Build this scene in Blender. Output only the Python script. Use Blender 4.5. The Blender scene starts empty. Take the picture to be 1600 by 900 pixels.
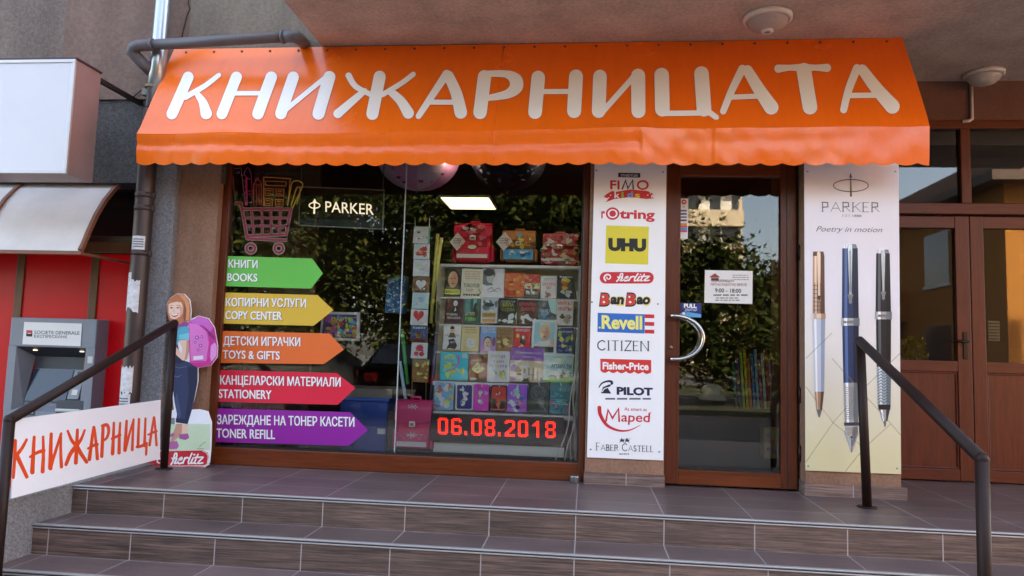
import bpy, bmesh, math, random
import numpy as np
from mathutils import Vector, Matrix
from mathutils.geometry import tessellate_polygon
random.seed(7)
R = math.radians
S = bpy.context.scene
COL = S.collection

# ------------------------------------------------------------ camera, sky, sun, exposure
YAW, PITCH, ROLL, FPX, CAM = R(5.959), R(5.059), R(1.699), 1155.0, Vector((0, -5.0, 0.83))
_f = Vector((-math.sin(YAW) * math.cos(PITCH), math.cos(YAW) * math.cos(PITCH), math.sin(PITCH)))
_r = Vector((math.cos(YAW), math.sin(YAW), 0)); _u = _r.cross(_f)
RT = _r * math.cos(ROLL) + _u * math.sin(ROLL); UP = RT.cross(_f); FW = _f
cd = bpy.data.cameras.new('camera'); cam = bpy.data.objects.new('camera', cd); COL.objects.link(cam)
cam.matrix_world = Matrix((RT, UP, -FW)).transposed().to_4x4(); cam.location = CAM
cd.sensor_width = 36; cd.lens = 36 * FPX / 1600; cd.clip_end = 600; cd.clip_start = 0.05
S.camera = cam
SUN = Vector((0.42, 0.72, 0.86)).normalized()
W = bpy.data.worlds.new('World'); S.world = W; W.use_nodes = True
wn = W.node_tree.nodes; wl = W.node_tree.links
bg = wn['Background']; sky = wn.new('ShaderNodeTexSky'); sky.sky_type = 'NISHITA'; sky.sun_disc = False
sky.sun_elevation = math.asin(SUN.z); sky.sun_rotation = math.atan2(SUN.x, SUN.y)
sky.dust_density = 3.0; sky.air_density = 0.8; sky.ozone_density = 0.6
wl.new(sky.outputs[0], bg.inputs[0]); bg.inputs[1].default_value = 0.15
ld = bpy.data.lights.new('sun', 'SUN'); ld.energy = 4.0; ld.angle = R(0.5); ld.color = (1, .94, .84)
sun = bpy.data.objects.new('sun', ld); COL.objects.link(sun); sun.rotation_euler = SUN.to_track_quat('Z', 'Y').to_euler(); sun.location = (0, 0, 30)
vs = S.view_settings; vs.view_transform = 'Standard'; vs.look = 'None'; vs.gamma = 1; vs.use_curve_mapping = False
vs.exposure = 3.6
vs.use_white_balance = True; vs.white_balance_temperature = 8350; vs.white_balance_tint = 10
S.render.engine = 'CYCLES'; S.cycles.use_denoising = True; S.cycles.max_bounces = 8; S.cycles.transparent_max_bounces = 16
S.cycles.caustics_reflective = False; S.cycles.caustics_refractive = False; S.cycles.sample_clamp_indirect = 6

def ray(px, py): return RT * ((px - 800) / FPX) - UP * ((py - 450) / FPX) + FW
def P(px, py, Y):                    # point of the vertical plane y = Y seen at that photo pixel
    d = ray(px, py); return CAM + d * ((Y - CAM.y) / d.y)
def PX(px, py, x):
    d = ray(px, py); return CAM + d * ((x - CAM.x) / d.x)
def PZ(px, py, z):
    d = ray(px, py); return CAM + d * ((z - CAM.z) / d.z)

# ------------------------------------------------------------ materials
def lin(h):
    if not isinstance(h, str): return tuple(h)[:3]
    h = h.lstrip('#'); o = []
    if len(h) == 3: h = ''.join(c + c for c in h)
    for i in (0, 2, 4):
        c = int(h[i:i + 2], 16) / 255; o.append(c / 12.92 if c <= .04045 else ((c + .055) / 1.055) ** 2.4)
    return tuple(o)
MC = {}
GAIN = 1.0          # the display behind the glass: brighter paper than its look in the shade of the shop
def M(h, rough=.5, metal=0, emit=0, var=.0, vs_=6., bump=0., bs=60., spec=.5, stretch=(1, 1, 1), coat=0, var2=0., v2s=.8, alpha=1.):
    key = (h if isinstance(h, str) else tuple(h), rough, metal, emit, var, vs_, bump, bs, spec, stretch, coat, var2, v2s, alpha, GAIN)
    if key in MC: return MC[key]
    m = bpy.data.materials.new('mat_%03d' % len(MC)); MC[key] = m; m.use_nodes = True
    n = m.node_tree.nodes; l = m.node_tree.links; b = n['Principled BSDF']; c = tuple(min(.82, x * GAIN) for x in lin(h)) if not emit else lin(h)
    b.inputs['Base Color'].default_value = (*c, 1); b.inputs['Roughness'].default_value = rough; b.inputs['Metallic'].default_value = metal
    b.inputs['Specular IOR Level'].default_value = spec; b.inputs['Coat Weight'].default_value = coat
    b.inputs['Alpha'].default_value = alpha
    if emit: b.inputs['Emission Color'].default_value = (*c, 1); b.inputs['Emission Strength'].default_value = emit
    if var or bump or var2:
        tc = n.new('ShaderNodeTexCoord'); mp = n.new('ShaderNodeMapping'); l.new(tc.outputs['Object'], mp.inputs[0]); mp.inputs['Scale'].default_value = stretch
    cur = None
    for k, (a, sc, det) in enumerate(((var, vs_, 6), (var2, v2s, 4))):
        if not a: continue
        t = n.new('ShaderNodeTexNoise'); t.inputs['Scale'].default_value = sc; t.inputs['Detail'].default_value = det; t.inputs['Roughness'].default_value = .65
        l.new(mp.outputs[0], t.inputs['Vector'])
        mr = n.new('ShaderNodeMapRange'); mr.inputs[1].default_value = .25; mr.inputs[2].default_value = .75; mr.inputs[3].default_value = 1 - a; mr.inputs[4].default_value = 1 + a
        l.new(t.outputs[0], mr.inputs[0])
        mx = n.new('ShaderNodeVectorMath'); mx.operation = 'SCALE'
        if cur is None: mx.inputs[0].default_value = c
        else: l.new(cur, mx.inputs[0])
        l.new(mr.outputs[0], mx.inputs['Scale']); cur = mx.outputs[0]
    if cur is not None: l.new(cur, b.inputs['Base Color'])
    if bump:
        t = n.new('ShaderNodeTexNoise'); t.inputs['Scale'].default_value = bs; t.inputs['Detail'].default_value = 4; l.new(mp.outputs[0], t.inputs['Vector'])
        bp = n.new('ShaderNodeBump'); bp.inputs['Strength'].default_value = bump; bp.inputs['Distance'].default_value = .01
        l.new(t.outputs[0], bp.inputs['Height']); l.new(bp.outputs[0], b.inputs['Normal'])
    return m
def glass_mat(name, ior=1.5, tint=.97):
    m = bpy.data.materials.new(name); m.use_nodes = True; n = m.node_tree.nodes; l = m.node_tree.links; n.clear()
    o = n.new('ShaderNodeOutputMaterial'); mx = n.new('ShaderNodeMixShader'); fr = n.new('ShaderNodeFresnel'); fr.inputs[0].default_value = ior
    t = n.new('ShaderNodeBsdfTransparent'); t.inputs[0].default_value = (tint, tint, tint * .98, 1); g = n.new('ShaderNodeBsdfGlossy'); g.inputs['Roughness'].default_value = 0.014
    l.new(fr.outputs[0], mx.inputs[0]); l.new(t.outputs[0], mx.inputs[1]); l.new(g.outputs[0], mx.inputs[2]); l.new(mx.outputs[0], o.inputs[0]); return m
def tile_mat(name, base, riser=False, w=.465, d=.30, off=.045, offy=0.):
    """wood-look ceramic tile: fine streaks along x, pale grout lines"""
    m = bpy.data.materials.new(name); m.use_nodes = True; n = m.node_tree.nodes; l = m.node_tree.links; b = n['Principled BSDF']
    tc = n.new('ShaderNodeTexCoord'); sp = n.new('ShaderNodeSeparateXYZ'); l.new(tc.outputs['Object'], sp.inputs[0])
    mp = n.new('ShaderNodeMapping'); mp.inputs['Scale'].default_value = (2.2, 70 if not riser else 5, 70) ; l.new(tc.outputs['Object'], mp.inputs[0])
    t = n.new('ShaderNodeTexNoise'); t.inputs['Scale'].default_value = 1.6; t.inputs['Detail'].default_value = 5; t.inputs['Roughness'].default_value = .7; l.new(mp.outputs[0], t.inputs['Vector'])
    cr = n.new('ShaderNodeValToRGB'); c = lin(base); k = .45 if riser else .8
    cr.color_ramp.elements[0].position = .38; cr.color_ramp.elements[1].position = .64
    cr.color_ramp.elements[0].color = (c[0] * k, c[1] * k, c[2] * k, 1); cr.color_ramp.elements[1].color = (c[0] * (1.5 if riser else 1.15), c[1] * (1.45 if riser else 1.15), c[2] * (1.4 if riser else 1.15), 1)
    l.new(t.outputs[0], cr.inputs[0])
    t2 = n.new('ShaderNodeTexNoise'); t2.inputs['Scale'].default_value = 2.3; t2.inputs['Detail'].default_value = 6; l.new(tc.outputs['Object'], t2.inputs['Vector'])
    def math_(op, a, bb):
        q = n.new('ShaderNodeMath'); q.operation = op
        for i, v in enumerate((a, bb)):
            if v is None: continue
            if isinstance(v, (int, float)): q.inputs[i].default_value = v
            else: l.new(v, q.inputs[i])
        return q.outputs[0]
    def line(coord, pitch, o_, half):
        v = math_('ADD', coord, o_ + 200 * pitch); v = math_('MODULO', v, pitch); v = math_('SUBTRACT', v, pitch / 2); v = math_('ABSOLUTE', v, None)
        return math_('GREATER_THAN', v, pitch / 2 - half)
    g = line(sp.outputs[0], w, off, .0028)
    # each tile its own tone
    idx = math_('FLOOR', math_('DIVIDE', math_('ADD', sp.outputs[0], off + 200 * w), w), None)
    idy = math_('FLOOR', math_('DIVIDE', math_('ADD', sp.outputs[1], offy + 200 * d), d), None)
    wnn = n.new('ShaderNodeTexWhiteNoise'); wnn.noise_dimensions = '2D'; cb = n.new('ShaderNodeCombineXYZ'); l.new(idx, cb.inputs[0]); l.new(idy, cb.inputs[1]); l.new(cb.outputs[0], wnn.inputs['Vector'])
    tone = n.new('ShaderNodeMapRange'); tone.inputs[3].default_value = .82; tone.inputs[4].default_value = 1.12; l.new(wnn.outputs[0], tone.inputs[0])
    dirt = n.new('ShaderNodeMapRange'); dirt.inputs[1].default_value = .3; dirt.inputs[2].default_value = .7; dirt.inputs[3].default_value = .72; dirt.inputs[4].default_value = 1.16; l.new(t2.outputs[0], dirt.inputs[0])
    mm = n.new('ShaderNodeVectorMath'); mm.operation = 'SCALE'; l.new(cr.outputs[0], mm.inputs[0]); l.new(math_('MULTIPLY', tone.outputs[0], dirt.outputs[0]), mm.inputs['Scale'])
    if not riser: g = math_('MAXIMUM', g, line(sp.outputs[1], d, offy, .0024))
    mx = n.new('ShaderNodeMix'); mx.data_type = 'RGBA'; l.new(g, mx.inputs['Factor']); l.new(mm.outputs[0], mx.inputs['A']); mx.inputs['B'].default_value = (.36, .31, .30, 1)
    l.new(mx.outputs['Result'], b.inputs['Base Color']); b.inputs['Roughness'].default_value = .42 if not riser else .5
    bp = n.new('ShaderNodeBump'); bp.inputs['Strength'].default_value = .25; bp.inputs['Distance'].default_value = .004; l.new(t.outputs[0], bp.inputs['Height']); l.new(bp.outputs[0], b.inputs['Normal'])
    return m
def wood_mat(name, base, vert=True, rough=.38):
    """brown wood-grain foil of the frames"""
    m = bpy.data.materials.new(name); m.use_nodes = True; n = m.node_tree.nodes; l = m.node_tree.links; b = n['Principled BSDF']
    tc = n.new('ShaderNodeTexCoord'); mp = n.new('ShaderNodeMapping'); mp.inputs['Scale'].default_value = (22, 22, 1.6) if vert else (1.6, 22, 22); l.new(tc.outputs['Object'], mp.inputs[0])
    t = n.new('ShaderNodeTexNoise'); t.inputs['Scale'].default_value = 2.2; t.inputs['Detail'].default_value = 7; t.inputs['Roughness'].default_value = .65; t.inputs['Distortion'].default_value = .6; l.new(mp.outputs[0], t.inputs['Vector'])
    cr = n.new('ShaderNodeValToRGB'); c = lin(base)
    cr.color_ramp.elements[0].position = .3; cr.color_ramp.elements[1].position = .72
    cr.color_ramp.elements[0].color = (c[0] * .62, c[1] * .58, c[2] * .55, 1); cr.color_ramp.elements[1].color = (c[0] * 1.25, c[1] * 1.22, c[2] * 1.15, 1)
    l.new(t.outputs[0], cr.inputs[0]); l.new(cr.outputs[0], b.inputs['Base Color']); b.inputs['Roughness'].default_value = rough; b.inputs['Specular IOR Level'].default_value = .35
    bp = n.new('ShaderNodeBump'); bp.inputs['Strength'].default_value = .08; bp.inputs['Distance'].default_value = .003; l.new(t.outputs[0], bp.inputs['Height']); l.new(bp.outputs[0], b.inputs['Normal'])
    return m
def plaster(name, base, grain=55., depth=.6, stain=.16, speck=.0):
    m = bpy.data.materials.new(name); m.use_nodes = True; n = m.node_tree.nodes; l = m.node_tree.links; b = n['Principled BSDF']; c = lin(base)
    tc = n.new('ShaderNodeTexCoord')
    t = n.new('ShaderNodeTexNoise'); t.inputs['Scale'].default_value = grain; t.inputs['Detail'].default_value = 6; t.inputs['Roughness'].default_value = .75; l.new(tc.outputs['Object'], t.inputs['Vector'])
    mp = n.new('ShaderNodeMapping'); mp.inputs['Scale'].default_value = (2.2, 2.2, .7); l.new(tc.outputs['Object'], mp.inputs[0])
    s = n.new('ShaderNodeTexNoise'); s.inputs['Scale'].default_value = 1.5; s.inputs['Detail'].default_value = 7; s.inputs['Roughness'].default_value = .6; l.new(mp.outputs[0], s.inputs['Vector'])
    a = n.new('ShaderNodeMapRange'); a.inputs[1].default_value = .3; a.inputs[2].default_value = .7; a.inputs[3].default_value = 1 - stain; a.inputs[4].default_value = 1 + stain; l.new(s.outputs[0], a.inputs[0])
    g = n.new('ShaderNodeMapRange'); g.inputs[1].default_value = .35; g.inputs[2].default_value = .65; g.inputs[3].default_value = 1 - .13 - speck; g.inputs[4].default_value = 1 + .13 + speck; l.new(t.outputs[0], g.inputs[0])
    q = n.new('ShaderNodeMath'); q.operation = 'MULTIPLY'; l.new(a.outputs[0], q.inputs[0]); l.new(g.outputs[0], q.inputs[1])
    v = n.new('ShaderNodeVectorMath'); v.operation = 'SCALE'; v.inputs[0].default_value = c; l.new(q.outputs[0], v.inputs['Scale']); l.new(v.outputs[0], b.inputs['Base Color'])
    b.inputs['Roughness'].default_value = .92; b.inputs['Specular IOR Level'].default_value = .2
    bp = n.new('ShaderNodeBump'); bp.inputs['Strength'].default_value = depth; bp.inputs['Distance'].default_value = .006; l.new(t.outputs[0], bp.inputs['Height']); l.new(bp.outputs[0], b.inputs['Normal'])
    return m

# ------------------------------------------------------------ object helpers
def tag(o, label=None, cat=None, group=None, kind=None):
    if label: o['label'] = label
    if cat: o['category'] = cat
    if group: o['group'] = group
    if kind: o['kind'] = kind
    return o
def thing(name, label, cat, loc=(0, 0, 0), group=None, rot=(0, 0, 0)):
    o = bpy.data.objects.new(name, None); COL.objects.link(o); o.location = loc; o.rotation_euler = rot; o.empty_display_size = .05
    return tag(o, label, cat, group)
def V3(p): return Vector((p[0], p[1], p[2]))
class MB:
    """collects shapes; build() links them as ONE mesh object. Coordinates are world; build subtracts the origin."""
    def __init__(s): s.v = []; s.f = []; s.m = []; s.mats = []; s.sm = []
    def mi(s, m):
        if m not in s.mats: s.mats.append(m)
        return s.mats.index(m)
    def add(s, vs_, fs, m, smooth=False):
        k = len(s.v); s.v += [tuple(p) for p in vs_]; i = s.mi(m)
        for f in fs: s.f.append([k + j for j in f]); s.m.append(i); s.sm.append(smooth)
        return s
    def box(s, a, b, m, ch=0.0):
        x0, x1 = sorted((a[0], b[0])); y0, y1 = sorted((a[1], b[1])); z0, z1 = sorted((a[2], b[2]))
        if ch <= 0:
            return s.add([(x0, y0, z0), (x1, y0, z0), (x1, y1, z0), (x0, y1, z0), (x0, y0, z1), (x1, y0, z1), (x1, y1, z1), (x0, y1, z1)],
                         [(0, 3, 2, 1), (4, 5, 6, 7), (0, 1, 5, 4), (1, 2, 6, 5), (2, 3, 7, 6), (3, 0, 4, 7)], m)
        bm = bmesh.new(); bmesh.ops.create_cube(bm, size=1)
        for v in bm.verts: v.co = Vector(((x0 + x1) / 2 + v.co.x * (x1 - x0), (y0 + y1) / 2 + v.co.y * (y1 - y0), (z0 + z1) / 2 + v.co.z * (z1 - z0)))
        ch = min(ch, .45 * min(x1 - x0, y1 - y0, z1 - z0))
        bmesh.ops.bevel(bm, geom=bm.edges[:], offset=ch, segments=2, affect='EDGES', profile=.5)
        bm.verts.index_update(); s.add([v.co.copy() for v in bm.verts], [[v.index for v in f.verts] for f in bm.faces], m); bm.free(); return s
    def tube(s, pts, r, m, n=12, closed=False, caps=True, smooth=True):
        pts = [V3(p) for p in pts]; rs = r if isinstance(r, (list, tuple)) else [r] * len(pts); rings = []; N = len(pts)
        prev = None
        for i, p in enumerate(pts):
            if closed: d = (pts[(i + 1) % N] - pts[i - 1])
            elif i == 0: d = pts[1] - p
            elif i == N - 1: d = p - pts[i - 1]
            else: d = (pts[i + 1] - p).normalized() + (p - pts[i - 1]).normalized()
            d.normalize()
            if prev is None:
                a = Vector((0, 0, 1)) if abs(d.z) < .9 else Vector((1, 0, 0)); e1 = d.cross(a).normalized()
            else:
                e1 = (prev - d * prev.dot(d)).normalized()
            prev = e1; e2 = d.cross(e1)
            k = 1.0
            if 0 < i < N - 1 and not closed:
                c = (pts[i + 1] - p).normalized().dot(d); k = 1 / max(c, .5) ** .5
            rings.append([p + (e1 * math.cos(t) + e2 * math.sin(t)) * rs[i] * k for t in (2 * math.pi * j / n for j in range(n))])
        vs_ = [q for rg in rings for q in rg]; fs = []
        for i in range(N if closed else N - 1):
            for j in range(n):
                a = i * n + j; b = i * n + (j + 1) % n; c = ((i + 1) % N) * n + (j + 1) % n; d = ((i + 1) % N) * n + j; fs.append((a, b, c, d))
        s.add(vs_, fs, m, smooth)
        if caps and not closed: s.add(rings[0], [list(range(n))[::-1]], m); s.add(rings[-1], [list(range(n))], m)
        return s
    def lathe(s, prof, m, origin=(0, 0, 0), axis='z', n=32, smooth=True, sq=(1, 1)):
        """prof: (radius, height)"""
        vs_ = []; o = V3(origin)
        for r_, h in prof:
            for j in range(n):
                t = 2 * math.pi * j / n; a, b = r_ * math.cos(t) * sq[0], r_ * math.sin(t) * sq[1]
                vs_.append(o + (Vector((a, b, h)) if axis == 'z' else Vector((a, h, b)) if axis == 'y' else Vector((h, a, b))))
        fs = []
        for i in range(len(prof) - 1):
            for j in range(n): fs.append((i * n + j, i * n + (j + 1) % n, (i + 1) * n + (j + 1) % n, (i + 1) * n + j))
        return s.add(vs_, fs, m, smooth)
    def prism(s, pts, d, m, m2=None):
        """closed 3D polygon pts extruded by vector d"""
        pts = [V3(p) for p in pts]; d = V3(d); n = len(pts); tr = tessellate_polygon([pts])
        s.add(pts, [t for t in tr], m); s.add([p + d for p in pts], [t[::-1] for t in tr], m2 or m)
        s.add(pts + [p + d for p in pts], [(i, (i + 1) % n, n + (i + 1) % n, n + i) for i in range(n)], m2 or m); return s
    def build(s, name, parent=None, origin=None, **tg):
        if origin is None:
            if parent is not None: origin = world_loc(parent)
            else:
                a = np.array(s.v); origin = ((a[:, 0].min() + a[:, 0].max()) / 2, (a[:, 1].min() + a[:, 1].max()) / 2, a[:, 2].min())
        ox, oy, oz = origin
        me = bpy.data.meshes.new(name); me.from_pydata([(x - ox, y - oy, z - oz) for x, y, z in s.v], [], s.f)
        for m in s.mats: me.materials.append(m)
        me.polygons.foreach_set('material_index', s.m); me.polygons.foreach_set('use_smooth', s.sm)
        bm = bmesh.new(); bm.from_mesh(me); bmesh.ops.remove_doubles(bm, verts=bm.verts, dist=1e-5); bmesh.ops.recalc_face_normals(bm, faces=bm.faces); bm.to_mesh(me); bm.free()
        me.update(); o = bpy.data.objects.new(name, me); COL.objects.link(o)
        if parent is not None:
            o.parent = parent; o['_w'] = [0, 0, 0]; w = world_loc(parent); o.location = Vector(origin) - w
        else: o.location = origin
        if '_w' in o: del o['_w']
        return tag(o, **tg)
def world_loc(o):
    l = o.location.copy()
    while o.parent: o = o.parent; l += o.location
    return l

TXT = {}
def glyphs(body, bold=0., shear=0., space=1.):
    k = (body, bold, shear, space)
    if k not in TXT:
        cu = bpy.data.curves.new('t', 'FONT'); cu.body = body; cu.offset = bold; cu.shear = shear; cu.resolution_u = 3; cu.space_character = space
        ob = bpy.data.objects.new('t', cu); COL.objects.link(ob); dg = bpy.context.evaluated_depsgraph_get()
        me = bpy.data.meshes.new_from_object(ob.evaluated_get(dg)); vv = [(v.co.x, v.co.y) for v in me.vertices]; ff = [tuple(p.vertices) for p in me.polygons]
        bpy.data.objects.remove(ob); bpy.data.curves.remove(cu); bpy.data.meshes.remove(me)
        a = np.array(vv); TXT[k] = (a, ff)
    return TXT[k]
class Art:
    """flat print: shapes in a 2D space (a, b) mapped by f onto a surface with outward normal n; every layer a hair further out"""
    def __init__(s, f, n=(0, -1, 0), px=True, step=.0007, base=.0006): s.f = f; s.n = Vector(n); s.s = -1 if px else 1; s.mb = MB(); s.k = 0; s.st = step; s.b0 = base; s.sub = None
    def off(s, L):
        s.k += 1; return s.b0 + L * s.st + (s.k % 6) * s.st * .15
    def put(s, pts, tris, m, L):
        w = s.off(L); s.mb.add([V3(s.f(a, b)) + s.n * w for a, b in pts], tris, m)
    def poly(s, pts, m, L=0):
        t = tessellate_polygon([[Vector((a, b, 0)) for a, b in pts]]); s.put(pts, t, m, L); return s
    def rect(s, a0, b0, a1, b1, m, L=0): return s.poly([(a0, b0), (a1, b0), (a1, b1), (a0, b1)], m, L)
    def rrect(s, a0, b0, a1, b1, r, m, L=0, ry=None):
        ry = ry or r; a0, a1 = min(a0, a1), max(a0, a1); b0, b1 = min(b0, b1), max(b0, b1); q = []
        for cx, cy, t0 in ((a1 - r, b1 - ry, 0), (a0 + r, b1 - ry, 90), (a0 + r, b0 + ry, 180), (a1 - r, b0 + ry, 270)):
            for i in range(7): t = R(t0 + i * 15); q.append((cx + r * math.cos(t), cy + ry * math.sin(t)))
        return s.poly(q, m, L)
    def ell(s, a, b, ra, rb, m, L=0, n=24, t0=0, t1=360):
        return s.poly([(a + ra * math.cos(R(t0 + (t1 - t0) * i / n)), b + rb * math.sin(R(t0 + (t1 - t0) * i / n))) for i in range(n + (t1 - t0 < 360))], m, L)
    def ring(s, a, b, ra, rb, w, m, L=0, n=28):
        pts = []; fs = []
        for i in range(n):
            t = 2 * math.pi * i / n; pts += [(a + ra * math.cos(t), b + rb * math.sin(t)), (a + (ra - w) * math.cos(t), b + (rb - w) * math.sin(t))]
        for i in range(n): j = (i + 1) % n; fs.append((2 * i, 2 * j, 2 * j + 1, 2 * i + 1))
        s.put(pts, fs, m, L); return s
    def stroke(s, pts, w, m, L=0, cap=True, curve=0):
        pts = [Vector((p[0], p[1])) for p in pts]; ws = list(w) if isinstance(w, (list, tuple)) else [w] * len(pts)
        if len(ws) == 2 and len(pts) > 2: ws = [ws[0] + (ws[1] - ws[0]) * i / (len(pts) - 1) for i in range(len(pts))]
        if curve and len(pts) > 2:
            q = []; qw = []; N = len(pts)
            for i in range(N - 1):
                p0, p1, p2, p3 = pts[max(i - 1, 0)], pts[i], pts[i + 1], pts[min(i + 2, N - 1)]
                for k in range(curve):
                    t = k / curve; q.append(.5 * ((2 * p1) + (p2 - p0) * t + (2 * p0 - 5 * p1 + 4 * p2 - p3) * t * t + (3 * p1 - p0 - 3 * p2 + p3) * t ** 3)); qw.append(ws[i] + (ws[i + 1] - ws[i]) * t)
            q.append(pts[-1]); qw.append(ws[-1]); pts, ws = q, qw
        N = len(pts); Lf = []; Rt = []
        for i, p in enumerate(pts):
            d0 = (pts[i] - pts[i - 1]).normalized() if i else None; d1 = (pts[i + 1] - p).normalized() if i < N - 1 else None
            d = ((d0 or d1) + (d1 or d0)).normalized(); nn = Vector((-d.y, d.x)); k = 1 / max(.55, nn.dot(Vector((-(d1 or d0).y, (d1 or d0).x))))
            Lf.append(p + nn * ws[i] / 2 * k); Rt.append(p - nn * ws[i] / 2 * k)
        vs_ = []; fs = []
        for a, b in zip(Lf, Rt): vs_ += [a, b]
        for i in range(N - 1): fs.append((2 * i, 2 * i + 1, 2 * i + 3, 2 * i + 2))
        if cap:
            for e, dd, wv in ((0, (pts[0] - pts[1]).normalized(), ws[0]), (N - 1, (pts[-1] - pts[-2]).normalized(), ws[-1])):
                nn = Vector((-dd.y, dd.x)); k = len(vs_); c = 7
                vs_ += [pts[e] + nn * wv / 2 * math.cos(math.pi * j / c) + dd * wv / 2 * math.sin(math.pi * j / c) for j in range(c + 1)]
                fs.append(tuple(range(k, k + c + 1)))
        s.put([(v.x, v.y) for v in vs_], fs, m, L); return s
    def text(s, body, a0, b0, a1, b1, h, m, L=1, bold=0., shear=0., cap=True, space=1.):
        """baseline from (a0,b0) to (a1,b1), capital height h"""
        g, ff = glyphs(body, bold, shear, space); x0, x1 = g[:, 0].min(), g[:, 0].max(); H = .73 if cap else g[:, 1].max()
        pts = []
        for x, y in g:
            t = (x - x0) / (x1 - x0); pts.append((a0 + (a1 - a0) * t, b0 + (b1 - b0) * t + s.s * h * y / H))
        s.put(pts, ff, m, L); return s
    def bars(s, a0, b0, a1, b1, rows, m, L=1, fill=.5, seed=1):
        """rows of unreadable small print"""
        rd = random.Random(seed); dy = (b1 - b0) / rows
        for r_ in range(rows):
            a = a0 + (a1 - a0) * rd.random() * .12; y = b0 + dy * (r_ + .25)
            while a < a1 - (a1 - a0) * .08:
                w = (a1 - a0) * (.08 + .16 * rd.random()); w = min(w, a1 - a); s.rect(a, y, a + w, y + dy * fill, m, L); a += w + (a1 - a0) * .04
        return s
    def build(s, name, parent=None, **k): return s.mb.build(name, parent, **k)
WHITE = M('#efefed', .45, var=.02); BLACK = M('#141312', .5)
def at(Y): return lambda a, b: P(a, b, Y)

# ------------------------------------------------------------ ground, street
GZ = -0.46
asph = M('#4a4a4c', .9, var=.18, vs_=40, bump=.4, bs=120)
g = MB(); g.box((-120, -140, GZ - .3), (120, 40, GZ - .012), asph); tag(g.build('ground'), kind='structure')
g = MB(); g.box((-40, -7.2, GZ - .012), (40, -1.8, GZ), M('#8a8580', .9, var=.15, vs_=8, bump=.3)); tag(g.build('pavement'), kind='structure')
g = MB(); g.box((-40, -30, GZ - .012), (9.2, -12.6, GZ + .1), M('#262c16', .95, var=.35, vs_=3, bump=.6, bs=40)); tag(g.build('lawn'), kind='structure')

# ------------------------------------------------------------ shop building
PINK = plaster('plaster_pink', '#765f56', 42, .8, .18, .05)
BEIGE = plaster('plaster_beige', '#7a6e62', 36, .9, .2, .06)
GREYB = plaster('plaster_greyish', '#72645d', 40, 1.0, .18, .1)
DARKG = plaster('plaster_dark_grey', '#54504e', 60, 1.0, .15, .3)
MIDG = plaster('plaster_mid_grey', '#7c7a7b', 75, 1.0, .14, .25)
TAN = plaster('plaster_tan', '#8d6b58', 55, .8, .16, .05)
SOFF = plaster('plaster_soffit', '#b5a599', 40, .5, .2, .05)
WOOD = wood_mat('wood_frame_upright', '#602b15'); WOODH = wood_mat('wood_frame_level', '#6a3116', False); WOODD = wood_mat('wood_door', '#582414'); WOODDH = wood_mat('wood_door_level', '#582414', False)
RISER = tile_mat('tile_riser', '#66534b', True); FLOORT = tile_mat('tile_floor', '#675553'); SKIRT = tile_mat('tile_skirting', '#74605a', True, off=.2)
SHOPB = thing('shop_building', 'plastered apartment block with a bookshop on its ground floor under a balcony slab', 'building', (0, 0, 0))
AZ = P(860, 67, -.06).z                     # underside of the balcony slab
SX0 = -1.93                                # its left end
b = MB(); b.box((SX0, -1.8, AZ), (9, -.055, AZ + .2), SOFF); b.box((1.7, -.054, AZ), (9, 1.3, AZ + .2), SOFF); b.build('soffit', SHOPB)
b = MB(); b.box((SX0, -1.8, AZ + .2), (9, -1.65, AZ + 1.2), SOFF); b.build('balcony_parapet', SHOPB)
xs = P(100, 60, -.06).x; xr = P(297, 20, -.06).x; zb = P(190, 155, -.06).z
b = MB(); b.box((-9, -.055, zb), (xs, .2, 15), GREYB); b.build('wall_panel', SHOPB, label='greyish rough plaster wall panel')
b = MB(); b.box((xs, -.06, zb), (xr, .2, 15), PINK); b.build('wall_panel', SHOPB, label='pinkish brown plaster wall panel')
b = MB(); b.box((xr, -.057, zb), (SX0 + .2, .2, 15), BEIGE); b.build('wall_panel', SHOPB, label='beige plaster wall panel beside the crack')
b = MB(); b.box((-9, -.04, 1.98), (-2.62, .2, zb), DARKG); b.build('dark_beam', SHOPB)
b = MB(); b.box((SX0 + .2, -.05, AZ + .2), (16, .2, 15), PINK); b.box((-22, .2, AZ + .2), (16, 12, 15), PINK); b.box((-22, -.05, 3.2), (-9, .2, 15), PINK); b.build('upper_storeys', SHOPB)
b = MB(); b.box((-2.62, -.045, 2.2), (1.95, .2, AZ + .001), TAN); b.build('lintel', SHOPB)
# crack in the plaster
b = MB(); rc = random.Random(4); pts = [P(296 + dx, y, -.063) for dx, y in ((0, -6), (-2, 6), (1, 14), (-4, 24), (-6, 33), (-9, 45), (-12, 58))]
for p_, q_ in zip(pts, pts[1:]): b.tube([p_, q_], .004, M('#201a18', .9), n=6)
b.build('wall_crack', SHOPB)
# left pillars
xpl = P(277, 258, -.115).x; xbl = P(236, 400, -.115).x - .02; xw0 = P(341, 420, 0).x
b = MB(); b.box((xpl - .01, -.06, GZ), (xw0, .2, 2.2), TAN); b.build('pillar', SHOPB, label='tan plaster pillar beside the shop window')
b = MB(); b.box((xbl, -.115, GZ), (xpl, .2, 2.15), MIDG, .012); b.build('pillar', SHOPB, label='grey speckled plaster pillar behind the downpipe')
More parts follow.
